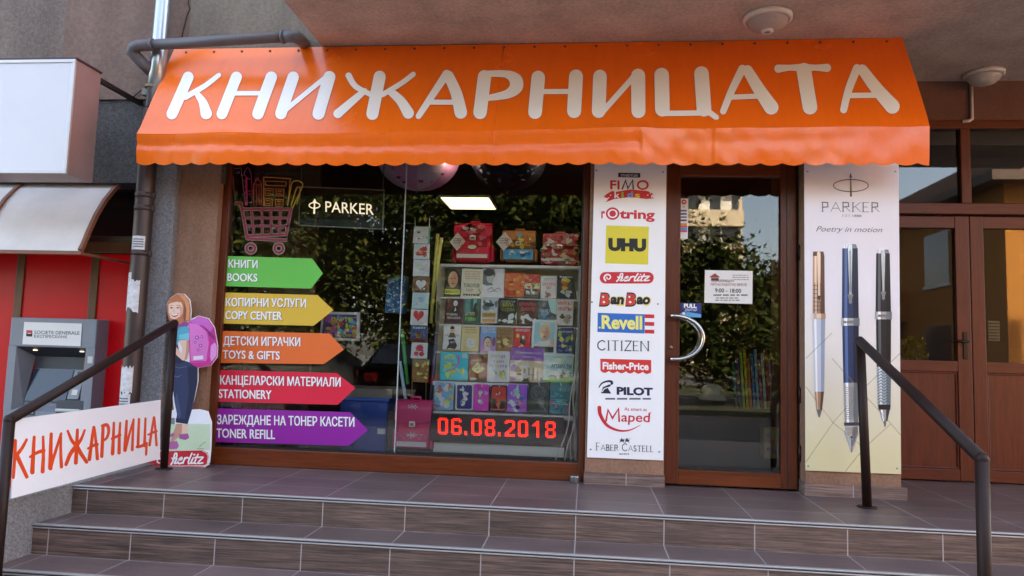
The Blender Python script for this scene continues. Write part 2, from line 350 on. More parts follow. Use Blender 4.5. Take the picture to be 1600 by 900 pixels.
# pillar between window and door, pillar right of the door
xc0, xc1 = P(917, 600, -.06).x - .004, P(1039, 600, -.06).x
b = MB(); b.box((xc0, -.06, .07), (xc1, .25, 2.3), TAN, .006); b.build('pillar', SHOPB, label='tan plaster pillar between the window and the door')
b = MB(); b.box((xc0 - .004, -.07, 0), (xc1 + .004, .24, .075), SKIRT); b.build('skirting', SHOPB)
xp0, xp1 = P(1258, 600, -.11).x, P(1406, 600, -.11).x
b = MB(); b.box((xp0, -.11, .07), (xp1, .76, 2.3), TAN, .006); b.box((xp0 + .01, -.04, 2.3), (xp1 - .01, .76, AZ), TAN); b.build('pillar', SHOPB, label='tan plaster pillar between the shop door and the house entrance')
b = MB(); b.box((xp0 - .008, -.12, 0), (xp1 + .03, .7, .075), SKIRT); b.build('skirting', SHOPB)
# recessed wall over the house entrance
YE = .75
lz0, lz1 = P(1550, 192, YE).z, AZ
b = MB(); b.box((xp1 - .2, YE - .02, lz0), (9, YE + .2, lz1), plaster('plaster_recess', '#6d4f46', 60, .4, .1)); b.build('lintel', SHOPB)
# interior shell of the shop
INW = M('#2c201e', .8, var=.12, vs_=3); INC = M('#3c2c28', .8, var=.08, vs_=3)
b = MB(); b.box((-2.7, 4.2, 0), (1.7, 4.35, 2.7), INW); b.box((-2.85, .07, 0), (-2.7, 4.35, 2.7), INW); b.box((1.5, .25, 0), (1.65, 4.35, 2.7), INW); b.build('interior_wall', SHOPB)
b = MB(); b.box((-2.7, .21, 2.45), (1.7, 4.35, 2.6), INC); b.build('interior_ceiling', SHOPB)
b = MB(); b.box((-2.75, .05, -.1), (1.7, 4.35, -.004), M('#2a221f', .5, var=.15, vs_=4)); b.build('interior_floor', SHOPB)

# ------------------------------------------------------------ shop window and door
CLEAR = glass_mat('window_glass')
def frame(mb, x0, x1, z0, z1, l, r_, t, bt, y0, y1, mv, mh):
    mb.box((x0, y0, z0), (x0 + l, y1, z1), mv, .006); mb.box((x1 - r_, y0, z0), (x1, y1, z1), mv, .006)
    mb.box((x0 + l - .002, y0 + .002, z0), (x1 - r_ + .002, y1 - .002, z0 + bt), mh, .006); mb.box((x0 + l - .002, y0 + .002, z1 - t), (x1 - r_ + .002, y1 - .002, z1), mh, .006)
wx0, wx1 = P(341, 420, 0).x - .005, xc0 - .002
wgl, wgr = P(352, 420, 0).x, P(906, 600, 0).x
wz = P(620, 711, 0).z
b = MB(); frame(b, wx0, wx1, .0, 2.3, wgl - wx0, wx1 - wgr, .1, wz, 0, .075, WOOD, WOODH)
b.box((wgl, .012, wz), (wgr, .02, wz + .012), M('#1a1412', .6)); b.box((wgr - .01, .012, wz + .012), (wgr, .02, 2.2), M('#1a1412', .6)); WINF = b.build('window_frame', SHOPB)
sx = P(623, 560, .03).x
b = MB(); b.box((wgl - .01, .026, wz - .01), (sx - .0015, .032, 2.22), CLEAR); b.build('window_pane', SHOPB)
b = MB(); b.box((sx + .0015, .026, wz - .01), (wgr + .01, .032, 2.22), CLEAR); b.build('window_pane', SHOPB)
b = MB(); b.box((sx - .004, .0225, wz), (sx + .004, .0255, 2.2), M('#b9c4c4', .3, alpha=.6)); b.build('glass_joint', SHOPB)
dx0, dx1 = xc1 + .001, P(1246, 600, 0).x
dgl, dgr, dgb, dgt = P(1061, 560, .02).x, P(1219, 560, .02).x, P(1140, 737, .02).z, P(1140, 277, .02).z
DOOR = MB(); frame(DOOR, dx0, dx1, .012, 2.25, dgl - dx0, dx1 - dgr, 2.25 - dgt, dgb - .012, 0, .07, WOOD, WOODH)
DOOR.box((dgl - .004, -.004, dgb - .012), (dgr + .004, .002, dgb), WOODH); DOOR.box((dgl - .012, -.004, dgb), (dgl - .001, .002, dgt), WOOD); DOOR.box((dgr + .001, -.004, dgb), (dgr + .012, .002, dgt), WOOD)
x_ = P(1222, 600, 0).x + .03; DOOR.box((x_, -.003, .012), (x_ + .004, .001, 2.2), M('#2a120a', .7))
DOOR = DOOR.build('shop_door', SHOPB)
b = MB(); b.box((dgl - .01, .026, dgb - .01), (dgr + .01, .032, dgt + .01), CLEAR); b.build('door_glass', DOOR)
STEEL = M('#c2c0bb', .22, 1, var=.05, vs_=20)
b = MB()
for off_, r_, sc in ((.055, .0125, 1.0),):
    A, Bp = P(1049, 494, 0), P(1051, 561, 0); cz = (A.z + Bp.z) / 2; hh = (A.z - Bp.z) / 2; x1 = P(1097, 528, 0).x
    pts = [(A.x, -.002, A.z), (A.x, -off_, A.z)] + [(A.x + .02 + (x1 - A.x - .02) * math.sin(R(t)), -off_, cz + hh * math.cos(R(t))) for t in range(0, 181, 10)] + [(A.x, -off_, Bp.z), (A.x, -.002, Bp.z)]
    b.tube(pts, r_, STEEL, n=14)
    pts = [(A.x, .072, A.z), (A.x, .12, A.z)] + [(A.x + .02 + (x1 - A.x - .02) * math.sin(R(t)), .12, cz + hh * math.cos(R(t))) for t in range(0, 181, 10)] + [(A.x, .12, Bp.z), (A.x, .072, Bp.z)]
    b.tube(pts, r_, STEEL, n=14)
b.build('handle', DOOR)
p = P(1048, 543, 0); b = MB(); b.lathe([(0, -.008), (.011, -.008), (.013, -.004), (.013, 0)], M('#8c7a62', .35, .8), p, 'y', 16); b.box((p.x - .002, -.0105, p.z - .008), (p.x + .002, -.0082, p.z + .002), BLACK); b.build('lock', DOOR)
for y in (395, 617, 708):
    p = P(1247, y, 0); b = MB(); b.tube([(p.x + .006, -.012, p.z - .05), (p.x + .006, -.012, p.z + .05)], .0085, M('#2a1a14', .4, .4), n=10); b.build('hinge', DOOR)

# house entrance, right
DKGL = glass_mat('entrance_glass', 1.65, .7)
EN = MB()
ex0 = xp1 - .05
eX = lambda px, py=500: P(px, py, YE).x
eZ = lambda px, py: P(px, py, YE).z
ENT = thing('entrance_door', 'brown double door with glazed upper panels and transom windows', 'door', (eX(1515), YE, 0))
yj = eX(1515)
zT, zt0, zt1, zl = eZ(1500, 190), eZ(1440, 203), eZ(1440, 318), eZ(1450, 338)
f = MB(); f.box((ex0, YE - .035, zt1 - .085), (4.6, YE + .04, zt1), WOODDH, .006); f.box((ex0, YE - .035, zt0), (4.6, YE + .04, zT), WOODDH, .006)
mx0, mx1 = eX(1498, 260), eX(1514, 260); f.box((mx0, YE - .033, zt1 - .002), (mx1, YE + .038, zt0 + .002), WOODD, .006)
f.box((ex0, YE - .035, 0), (ex0 + .06, YE + .04, zt1 - .08), WOODD, .006); f.box((3.55, YE - .034, 0), (4.6, YE + .038, zT - .01), WOODD, .006)
f.build('door_frame', ENT)
for x0, x1 in ((ex0 + .02, mx0 + .01), (mx1 - .01, 3.56)):
    f = MB(); f.box((x0, YE, zt1 - .01), (x1, YE + .006, zt0 + .01), DKGL); f.build('transom_pane', ENT)
zg0, zg1, zp0, zp1 = eZ(1450, 563), eZ(1450, 357), eZ(1450, 731), eZ(1450, 580)
gl = [(ex0 + .06, yj - .002, eX(1492)), (yj + .002, 3.55, 3.45)]
for k, (x0, x1, gx) in enumerate(gl):
    gx0, gx1 = (x0 + .05, gx) if k == 0 else (eX(1537), 3.45)
    f = MB(); f.box((x0, YE - .03, .01), (gx0, YE + .03, zl - .002), WOODD, .005); f.box((gx1, YE - .03, .01), (x1, YE + .03, zl - .002), WOODD, .005)
    f.box((gx0 - .001, YE - .028, .01), (gx1 + .001, YE + .028, zp0), WOODDH, .004); f.box((gx0 - .001, YE - .028, zp1), (gx1 + .001, YE + .028, zg0), WOODDH, .004); f.box((gx0 - .001, YE - .028, zg1), (gx1 + .001, YE + .028, zl - .004), WOODDH, .004)
    f.box((gx0 - .001, YE - .012, zp0 - .001), (gx1 + .001, YE + .012, zp1 + .001), WOODD)
    for a0, a1, c0, c1 in ((gx0 + .001, gx1 - .001, zp0 + .001, zp0 + .014), (gx0 + .001, gx1 - .001, zp1 - .014, zp1 - .001), (gx0 + .001, gx0 + .014, zp0 + .014, zp1 - .014), (gx1 - .014, gx1 - .001, zp0 + .014, zp1 - .014)): f.box((a0, YE - .022, c0), (a1, YE - .01, c1), WOODD, .004)
    lf = f.build('door_leaf', ENT)
    f = MB(); f.box((gx0 - .01, YE, zg0 - .01), (gx1 + .01, YE + .006, zg1 + .01), DKGL); f.build('leaf_glass', lf)
    if k == 0:
        hp = P(1508, 540, YE - .03); f = MB(); f.box((hp.x - .016, YE - .038, hp.z - .1), (hp.x + .016, YE - .029, hp.z + .1), M('#17120f', .35, .5), .003)
        f.tube([(hp.x, YE - .035, hp.z + .03), (hp.x, YE - .075, hp.z + .03), (hp.x - .1, YE - .078, hp.z + .03)], .009, M('#17120f', .35, .5), n=10); f.build('lever_handle', lf)
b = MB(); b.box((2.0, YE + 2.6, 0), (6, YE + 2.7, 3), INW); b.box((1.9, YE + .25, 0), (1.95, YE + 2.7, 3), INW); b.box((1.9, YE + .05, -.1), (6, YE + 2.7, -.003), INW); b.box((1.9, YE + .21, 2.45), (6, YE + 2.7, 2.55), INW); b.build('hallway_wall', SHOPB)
f = MB(); hp = P(1553, 517, YE + 1.2); f.box((hp.x - .05, YE + 1.2, hp.z - .09), (hp.x + .05, YE + 1.24, hp.z + .09), M('#e8dcb8', .6), .006)
for i in range(6): f.box((hp.x - .042, YE + 1.197, hp.z - .075 + i * .027), (hp.x + .042, YE + 1.2005, hp.z - .067 + i * .027), M('#5a4a38', .7))
tag(f.build('mailbox'), 'small cream louvred box behind the glass of the house entrance', 'box')
# potted plant behind the left leaf's glass
pp = P(1424, 562, YE + .35); pl = thing('potted_plant', 'small potted plant with yellow green leaves behind the entrance door glass', 'plant', (pp.x, YE + .35, pp.z - .12))
f = MB(); f.lathe([(0, 0), (.05, 0), (.065, .1), (.07, .11), (.06, .11), (0, .1)], M('#d8c8c0', .5), (pp.x, YE + .35, pp.z - .12), n=20); f.build('pot', pl)
f = MB(); rp = random.Random(3)
for i in range(90):
    a = rp.uniform(0, 6.28); r_ = rp.uniform(.0, .13); h = rp.uniform(.0, .18); c = Vector((pp.x + r_ * math.cos(a), YE + .35 + .6 * r_ * math.sin(a), pp.z + h)); d = Vector((rp.uniform(-1, 1), rp.uniform(-1, 1), rp.uniform(-.3, 1))).normalized() * .035; e = d.cross(Vector((rp.uniform(-1, 1), 1, .2))).normalized() * .013
    f.add([c - d, c + e, c + d, c - e], [(0, 1, 2, 3)], M('#8f9a2c' if i % 3 else '#c9b23a', .6))
f.build('foliage', pl)
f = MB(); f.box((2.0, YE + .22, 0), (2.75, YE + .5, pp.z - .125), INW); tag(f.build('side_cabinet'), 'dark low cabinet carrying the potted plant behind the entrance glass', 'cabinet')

# ------------------------------------------------------------ stairs
STX0 = PZ(120, 757, 0).x; YN = PZ(860, 797, 0).y
STAIR = thing('entrance_stairs', 'brown wood look tiled stairs with pale metal nosing strips', 'stairs', (0, YN, GZ))
ALU = M('#a9a6a4', .45, .5, var=.08, vs_=30)
RIS, TRD = .1535, .29
b = MB(); b.box((STX0, YN + .02, -.12), (9, .8, -.002), FLOORT); b.add([(STX0, YN, .0), (9, YN, .0), (9, .8, .0), (STX0, .8, .0)], [(0, 1, 2, 3)], FLOORT); b.build('landing', STAIR)
for i in range(3):
    y = YN - TRD * i; z = -RIS * i; zb = z - RIS
    b = MB(); b.add([(STX0, y + .004, zb), (9, y + .004, zb), (9, y + .004, z - .004), (STX0, y + .004, z - .004)], [(0, 1, 2, 3)], RISER)
    if i < 2: b.add([(STX0, y - TRD, zb), (9, y - TRD, zb), (9, y + .004, zb), (STX0, y + .004, zb)], [(0, 1, 2, 3)], FLOORT)
    b.box((STX0, y + .03, zb - .02), (9, y + .3, z - .03), RISER); st = b.build('step', STAIR)
    b = MB(); b.box((STX0, y - .004, z - .005), (9, y + .022, z + .004), ALU, .003); b.box((STX0, y - .003, z - .019), (9, y + .003, z - .011), ALU, .002); b.box((STX0, y - .0015, z - .012), (9, y + .002, z - .004), M('#2c2624', .6)); b.build('nosing_strip', st)
b = MB(); b.box((STX0 - .22, YN - 1.4, GZ - .01), (STX0, -.1, .012), MIDG, .006); tag(b.build('cheek_wall'), 'low grey speckled plaster wall closing the end of the stairs', 'wall')

# ------------------------------------------------------------ handrails
DKM = M('#23120d', .55, .0, var=.15, vs_=14, spec=.25)
def rail(name, label, base, top, corner, r=.026):
    """base: back post foot, top: back post head, corner: where the sloping rail meets the front post"""
    t = thing(name, label, 'handrail', base)
    b = MB(); b.tube([base, (top[0], top[1], top[2] - .004)], r, DKM, n=16); b.build('post', t)
    b = MB(); b.tube([(corner[0], corner[1], GZ), (corner[0], corner[1], corner[2] - .006)], r * 1.03, DKM, n=16); b.build('post', t)
    d = (Vector(corner) - Vector(top)).normalized()
    b = MB(); b.tube([Vector(top) - d * .012, Vector(corner) + d * .01], r * 1.04, DKM, n=18); k_ = r * 1.1; b.lathe([(.0, -k_), (k_ * .6, -k_ * .82), (k_ * .9, -k_ * .4), (k_, 0), (k_ * .9, k_ * .4), (k_ * .6, k_ * .82), (0, k_)], DKM, corner, n=16); b.build('rail', t)
    b = MB(); b.lathe([(0, .0), (.055, .0), (.055, .007), (.0, .007)], DKM, base, n=24); b.build('base_plate', t)
    return t
bp_ = PZ(1355, 793, 0); tp = P(1340, 533, bp_.y); cn = PX(1534, 717, bp_.x)
rail('handrail', 'dark brown metal handrail in front of the pen poster', (bp_.x, bp_.y, 0), (tp.x + .015, tp.y, tp.z), (cn.x, cn.y, cn.z))
bl_ = PZ(256, 733, 0); tl = P(264, 505, bl_.y); cl = PX(15, 656, bl_.x)
rail('handrail', 'dark brown metal handrail carrying the white banner', (bl_.x, bl_.y, 0), (bl_.x, tl.y, tl.z), (cl.x, cl.y, cl.z), .0245)
# banner hung on the rail
bx = bl_.x + .004
BQ = [PX(24, 655, bx), PX(251, 625, bx), PX(250, 717, bx), PX(18, 779, bx)]
ban = thing('banner', 'white sign board with orange brush lettering hung on the handrail', 'sign', BQ[3])
b = MB(); b.prism(BQ, (-.006, 0, 0), M('#e6e6ea', .4, var=.02)); b.build('board', ban)
OR = M('#e2481a', .5, var=.14, vs_=25); a = Art(lambda u, v: PX(u / 4.736, 610 + v / 4.736, bx), (1, 0, 0))
def bs(*st):
    for pts, w in st: a.stroke(pts, w, OR, 0, curve=4)
bs(([(112, 372), (108, 500), (98, 645)], [26, 22]), ([(196, 365), (160, 430), (112, 490)], [20, 30]), ([(122, 480), (160, 560), (198, 640)], [34, 26]),
   ([(252, 345), (245, 470), (238, 605)], [22, 34]), ([(318, 342), (320, 470), (314, 600)], [18, 30]), ([(222, 492), (270, 462), (322, 445)], [18, 30]),
   ([(378, 322), (374, 450), (372, 575)], [24, 34]), ([(376, 560), (410, 450), (452, 318)], [26, 18]), ([(450, 322), (448, 440), (454, 565)], [18, 26]),
   ([(572, 292), (566, 410), (560, 535)], [22, 30]), ([(500, 300), (530, 370), (566, 410)], [18, 30]), ([(566, 410), (520, 470), (488, 548)], [34, 26]), ([(626, 294), (600, 360), (568, 408)], [16, 28]), ([(566, 412), (600, 470), (640, 530)], [34, 26]),
   ([(692, 272), (676, 390), (660, 510)], [20, 28]), ([(696, 272), (710, 390), (720, 505)], [18, 26]), ([(650, 430), (690, 408), (716, 400)], [16, 28]),
   ([(762, 262), (758, 370), (752, 488)], [24, 26]), ([(756, 262), (792, 256), (804, 300), (790, 350), (760, 375)], [22, 26, 22, 20, 16]),
   ([(842, 240), (838, 350), (832, 468)], [18, 28]), ([(888, 240), (882, 350), (880, 462)], [16, 26]), ([(826, 358), (855, 345), (886, 330)], [16, 24]),
   ([(936, 225), (930, 330), (924, 442)], [18, 28]), ([(928, 435), (955, 330), (988, 215)], [22, 14]), ([(988, 215), (982, 330), (978, 440)], [16, 22]),
   ([(1028, 212), (1024, 310), (1020, 418)], [18, 22]), ([(1076, 208), (1072, 310), (1068, 410)], [16, 22]), ([(1012, 418), (1045, 412), (1082, 392)], [20, 24]), ([(1082, 395), (1082, 430), (1080, 475)], [20, 16]),
   ([(1138, 200), (1122, 300), (1106, 405)], [16, 20]), ([(1140, 200), (1150, 300), (1158, 405)], [18, 18]), ([(1096, 328), (1130, 312), (1156, 302)], [14, 22]))
a.build('lettering', ban)

# ------------------------------------------------------------ awning
YA, YF = -.07, -.44
TL, TR, FL, FR = P(272, 77, YA), P(1410, 59, YA), P(214, 210, YF), P(1453, 196, YF)
xl = (TL.x + FL.x) / 2; xr_ = (TR.x + FR.x) / 2
VL, VR = P(207, 257, YF), P(1457, 257, YF)
AW = thing('awning', 'orange awning with white lettering over the shop window and door', 'awning', ((xl + xr_) / 2, YA, TL.z))
nz = lambda a, b, k: (math.sin(a * 3.1 + k) + math.sin(a * 7.3 + b * 4 + k * 2.1) * .6 + math.sin(a * 13.7 - b * 6 + k) * .35)
def slope(s, t):                      # s 0..1 along, t 0..1 from wall to fold
    top = TL.lerp(TR, s); fo = FL.lerp(FR, s); p = top.lerp(fo, t)
    return p
NV = (TR - TL).cross(FL - TL).normalized()
if NV.y > 0: NV = -NV
NS, NT, NVV = 260, 26, 14
def awn_surf(s, t):
    p = slope(s, t); w = 0
    w += .0035 * math.sin(t * math.pi) * nz(s * 2.2, t, .4)          # slack of the cloth
    if t > .92:
        q = (t - .92) / .08; w += q * .009 * nz(s * 3.5, t * 2, 1.3) * (1 if s < .75 else .5)
    return p + NV * w
def val_surf(s, t):
    p = awn_surf(s, 1.0); zb = VL.lerp(VR, s).z
    sc = abs(math.sin(s * math.pi * 38.5)) ** .8 * .018
    z = p.z + (zb + .018 - sc - p.z) * t
    crease = math.exp(-((t - .30 - .10 * math.sin(s * 2.6 + .4)) / .15) ** 2) * (.010 if s < .66 else .004 * math.exp(-((s - .82) / .09) ** 2))
    y = p.y - .004 * math.sin(t * 2) + .020 * t + crease * 1.0 + .003 * nz(s * 5, t, 2.2) * t + .0012 * nz(s * 15, t * 1.5, .7)
    return Vector((p.x, y, z))
ORG = bpy.data.materials.new('awning_vinyl'); ORG.use_nodes = True
_n = ORG.node_tree.nodes; _l = ORG.node_tree.links; _b = _n['Principled BSDF']
_b.inputs['Base Color'].default_value = (*lin('#f26a16'), 1); _b.inputs['Roughness'].default_value = .3; _b.inputs['Specular IOR Level'].default_value = .62
_t = _n.new('ShaderNodeTexNoise'); _t.inputs['Scale'].default_value = 1.8; _t.inputs['Detail'].default_value = 6; _tc = _n.new('ShaderNodeTexCoord'); _l.new(_tc.outputs['Object'], _t.inputs['Vector'])
_r1 = _n.new('ShaderNodeMapRange'); _r1.inputs[1].default_value = .3; _r1.inputs[2].default_value = .7; _r1.inputs[3].default_value = .17; _r1.inputs[4].default_value = .30; _l.new(_t.outputs[0], _r1.inputs[0]); _l.new(_r1.outputs[0], _b.inputs['Roughness'])
_mp = _n.new('ShaderNodeMapping'); _mp.inputs['Scale'].default_value = (6, 1, 1.2); _l.new(_tc.outputs['Object'], _mp.inputs[0])
_t3 = _n.new('ShaderNodeTexNoise'); _t3.inputs['Scale'].default_value = 3; _t3.inputs['Detail'].default_value = 8; _t3.inputs['Roughness'].default_value = .7; _l.new(_mp.outputs[0], _t3.inputs['Vector'])
_r3 = _n.new('ShaderNodeMapRange'); _r3.inputs[1].default_value = .3; _r3.inputs[2].default_value = .7; _r3.inputs[3].default_value = .95; _r3.inputs[4].default_value = 1.04; _l.new(_t3.outputs[0], _r3.inputs[0])
_vv = _n.new('ShaderNodeVectorMath'); _vv.operation = 'SCALE'; _vv.inputs[0].default_value = lin('#f26a16'); _l.new(_r3.outputs[0], _vv.inputs['Scale']); _l.new(_vv.outputs[0], _b.inputs['Base Color'])
_bp = _n.new('ShaderNodeBump'); _bp.inputs['Strength'].default_value = .05; _bp.inputs['Distance'].default_value = .05; _t2 = _n.new('ShaderNodeTexNoise'); _t2.inputs['Scale'].default_value = 5; _t2.inputs['Detail'].default_value = 3; _l.new(_tc.outputs['Object'], _t2.inputs['Vector']); _l.new(_t2.outputs[0], _bp.inputs['Height']); _l.new(_bp.outputs[0], _b.inputs['Normal'])
ORV = ORG.copy(); ORV.name = 'awning_vinyl_valance'
for q_ in ORV.node_tree.nodes:
    if q_.type == 'MAP_RANGE' and abs(q_.inputs[3].default_value - .17) < .01: q_.inputs[3].default_value = .24; q_.inputs[4].default_value = .34
def sheet(fn, ns, nt, name, th=.0012, mt=None):
    mt = mt or ORG
    b = MB(); vs_ = []; fs = []
    for j in range(nt + 1):
        for i in range(ns + 1): vs_.append(fn(i / ns, j / nt))
    k = len(vs_); inn = [v + Vector((0, th, -th)) for v in vs_]
    for j in range(nt):
        for i in range(ns):
            a = j * (ns + 1) + i; fs.append((a, a + 1, a + ns + 2, a + ns + 1))
    b.add(vs_, fs, mt, True); b.add(inn, [f[::-1] for f in fs], mt, True)
    return b.build(name, AW)
sheet(awn_surf, NS, NT, 'cover'); sheet(val_surf, NS * 2, NVV, 'valance', mt=ORV)
b = MB(); sm = .478
b.tube([awn_surf(sm, t_ / 20) + NV * .0005 for t_ in range(1, 21)] + [val_surf(sm, t_ / 8) + Vector((0, -.0005, 0)) for t_ in range(1, 8)], .0022, ORG, n=6); b.build('seam', AW)
def on_slope(px, py):
    d = ray(px, py); s, t, k = .5, .5, 5.0
    for _ in range(12):
        F = slope(s, t) - (CAM + d * k); ds = (TR - TL).lerp(FR - FL, t); dt = (FL - TL).lerp(FR - TR, s)
        J = np.array([[ds[i], dt[i], -d[i]] for i in range(3)]); x = np.linalg.solve(J, -np.array(F)); s += x[0]; t += x[1]; k += x[2]
    return awn_surf(s, min(t, .915))
LWH = M('#ecebe6', .42, var=.03); LED_ = M('#c9541c', .45)
KN = [([(294.5, 121), (268.8, 178.6)], 17), ([(342.5, 118), (320, 135), (290, 152)], (7, 9)), ([(308, 147), (317, 160), (322.5, 178)], (8, 18)),
      ([(370, 121), (347, 178.6)], 17), ([(424.4, 121), (403.4, 178.6)], 18), ([(364, 146.5), (412, 146.5)], 7),
      ([(458.5, 121), (439.4, 178.6)], 18), ([(515, 121), (498, 178.6)], 19), ([(442, 177), (512, 119)], 7.5),
      ([(593.7, 121), (582, 178.6)], 19), ([(545, 119), (556, 136), (580, 149)], (10, 8)), ([(570, 143), (552, 158), (528, 178.6)], (9, 14)), ([(646, 117), (628, 131), (598, 149)], (8, 8)), ([(610, 144), (626, 158), (638, 177)], (11, 18)),
      ([(698, 116), (678, 146), (654, 182)], (13, 9)), ([(701, 119), (713, 146), (720, 176)], (16, 20)), ([(669, 160), (712, 160)], 8),
      ([(757, 120), (750, 176)], 21), ([(756, 115.5), (790, 115.5), (805, 124), (806, 136), (792, 147), (758, 153.5)], (9, 11, 21, 21, 14, 8)),
      ([(841, 121), (836, 175.5)], 21.5), ([(900, 119), (897, 174)], 22), ([(843, 143), (897, 143)], 8),
      ([(937.5, 119), (935.5, 174)], 21.5), ([(997, 118), (997.5, 174)], 22), ([(939, 178), (996, 113)], 9),
      ([(1033.8, 117.5), (1035, 171)], 23), ([(1096, 115.5), (1100, 171)], 23), ([(1035, 177.5), (1108, 176.5)], 8.5), ([(1108, 175), (1119, 183.5)], 9),
      ([(1160, 108), (1144, 140), (1130, 174)], (13, 10)), ([(1168, 110), (1186, 140), (1205, 168)], (16, 23)), ([(1142, 152), (1188, 150.5)], 8),
      ([(1256, 110), (1265.5, 168)], 23), ([(1216, 107.5), (1234, 106), (1254, 106), (1274, 106), (1292, 106.5)], (13, 9, 12, 9, 13)),
      ([(1339, 107), (1326, 140), (1318, 172)], (13, 11)), ([(1347, 109), (1370, 140), (1394, 167)], (16, 23)), ([(1326, 149.5), (1374, 149.5)], 8.5)]
a = Art(on_slope, NV, base=.0014, step=.0007)
for pts, w in KN:
    if len(pts) == 2: pts = [Vector(pts[0]).lerp(Vector(pts[1]), q / 5) for q in range(6)]
    a.stroke(pts, tuple(x + 1.8 for x in w) if isinstance(w, tuple) else w + 1.8, LED_, 0, curve=4 if len(pts) < 6 or isinstance(w, tuple) and len(w) == 6 else 0)
for pts, w in KN:
    if len(pts) == 2: pts = [Vector(pts[0]).lerp(Vector(pts[1]), q / 5) for q in range(6)]; w = w if not isinstance(w, tuple) else w
    a.stroke(pts, w, LWH, 1.4, curve=4 if len(pts) < 6 or isinstance(w, tuple) and len(w) == 6 else 0)
a.build('lettering', AW)
for i in range(24):
    p = awn_surf((i + .5) / 24, .045) + NV * .003; b = MB(); b.lathe([(.0, -.004), (.007, -.004), (.009, 0)], M('#5c3a2c', .4, .6), p, 'y', 10); b.build('grommet', AW)
b = MB()
FRM = M('#8a8684', .4, .8); fl, fr_ = FL + Vector((.03, .075, -.05)), FR + Vector((-.03, .075, -.05))
b.tube([fl, fr_], .014, FRM); 
for s in (.005, .25, .5, .75, .995): p = fl.lerp(fr_, s); b.tube([p, (p.x, -.055, p.z + .03)], .011, FRM)
b.build('frame_tube', AW)

# ------------------------------------------------------------ ceiling lamps under the slab
LMPW = M('#cfc8c2', .45, var=.05, vs_=20)
def lamp(px, py, r, label, sensor, conduit=None):
    c = PZ(px, py, AZ); t = thing('ceiling_lamp', label, 'lamp', c, 'round lamps under the balcony slab')
    b = MB(); b.lathe([(0, -.001), (r, -.001), (r, -.022), (r * .86, -.034), (r * .84, -.024), (0, -.024)], LMPW, c, n=40); b.build('base_ring', t)
    b = MB(); b.lathe([(r * .84, -.026), (r * .78, -.05), (r * .6, -.074), (r * .35, -.088), (0, -.093)], M('#a89a94' if sensor else '#bdb5ae', .6, bump=.5, bs=160) , c, n=40); b.build('dome', t)
    if sensor:
        p = c + Vector((.0, -.0, -.086)); b = MB(); b.lathe([(.036, .004), (.036, -.012), (.027, -.02), (.02, -.016), (0, -.014)], LMPW, p, n=24); b.lathe([(.0, -.0165), (.016, -.0165), (.019, -.0155)], M('#7c6c66', .4), p, n=20); b.build('sensor', t)
    return t, c
lamp(1199, 26, .15, 'round ceiling lamp with a motion sensor above the awning', True)
t, c = lamp(1537, 114, .135, 'round ceiling lamp with a white conduit above the house entrance', False)
q0, q1 = P(1517, 134, YE - .03), P(1517, 186, YE - .03)
b = MB(); b.tube([(q0.x, YE - .035, AZ), (q0.x, YE - .035, q1.z), (q0.x - .02, YE - .035, q1.z - .015), (q0.x - .07, YE - .035, q1.z - .02)], .012, LMPW); b.build('conduit', t)

# ------------------------------------------------------------ pipes
ZINC = M('#9fa4a9', .3, .85, var=.12, vs_=6, stretch=(1, 1, .4)); BRP = M('#3b2a27', .45, .1, var=.15, vs_=8); GRP = M('#565256', .5, .0, var=.06, vs_=8)
YP = -.20
w_ = lambda px, py: P(px, py, YP)
DP = thing('downpipe', 'tall downpipe with a shiny zinc top and brown painted lower half', 'pipe', w_(200, 560))
b = MB(); rr = (P(268, 0, YP).x - P(245, 0, YP).x) / 2
b.tube([w_(257.5, -60), w_(256, 0), w_(248, 90), w_(240, 170)], rr * .97, ZINC, n=22); b.build('zinc_pipe', DP)
b = MB(); rb = (P(243, 262, YP).x - P(217, 262, YP).x) / 2
b.tube([w_(239, 172), w_(230, 262), w_(218, 420), w_(205, 600), w_(196, 720)], rb, BRP, n=22); b.build('brown_pipe', DP)
for y, x in ((302, 227), (392, 221), (322, 225.5)):
    b = MB(); p, q = w_(x, y), w_(x - .6, y + 8); b.tube([p, q], rb + .004, BRP, n=22); b.box((p.x + rb - .002, YP - .02, q.z), (p.x + rb + .02, YP + .0, p.z), BRP, .003); b.build('clamp', DP)
b = MB(); p = w_(241, 135); q = w_(240, 140); b.tube([p, q], rr + .004, M('#7a6a4c', .5, .5), n=22); b.box((p.x - rr - .05, YP + .02, q.z - .03), (p.x - rr + .01, YP + .14, p.z + .0), M('#6c625a', .5, .5), .003); b.build('clamp', DP, label='rusty bracket under the grey elbow')
PAP = M('#c2c0c0', .75, var=.35, vs_=38)
rt = random.Random(11)
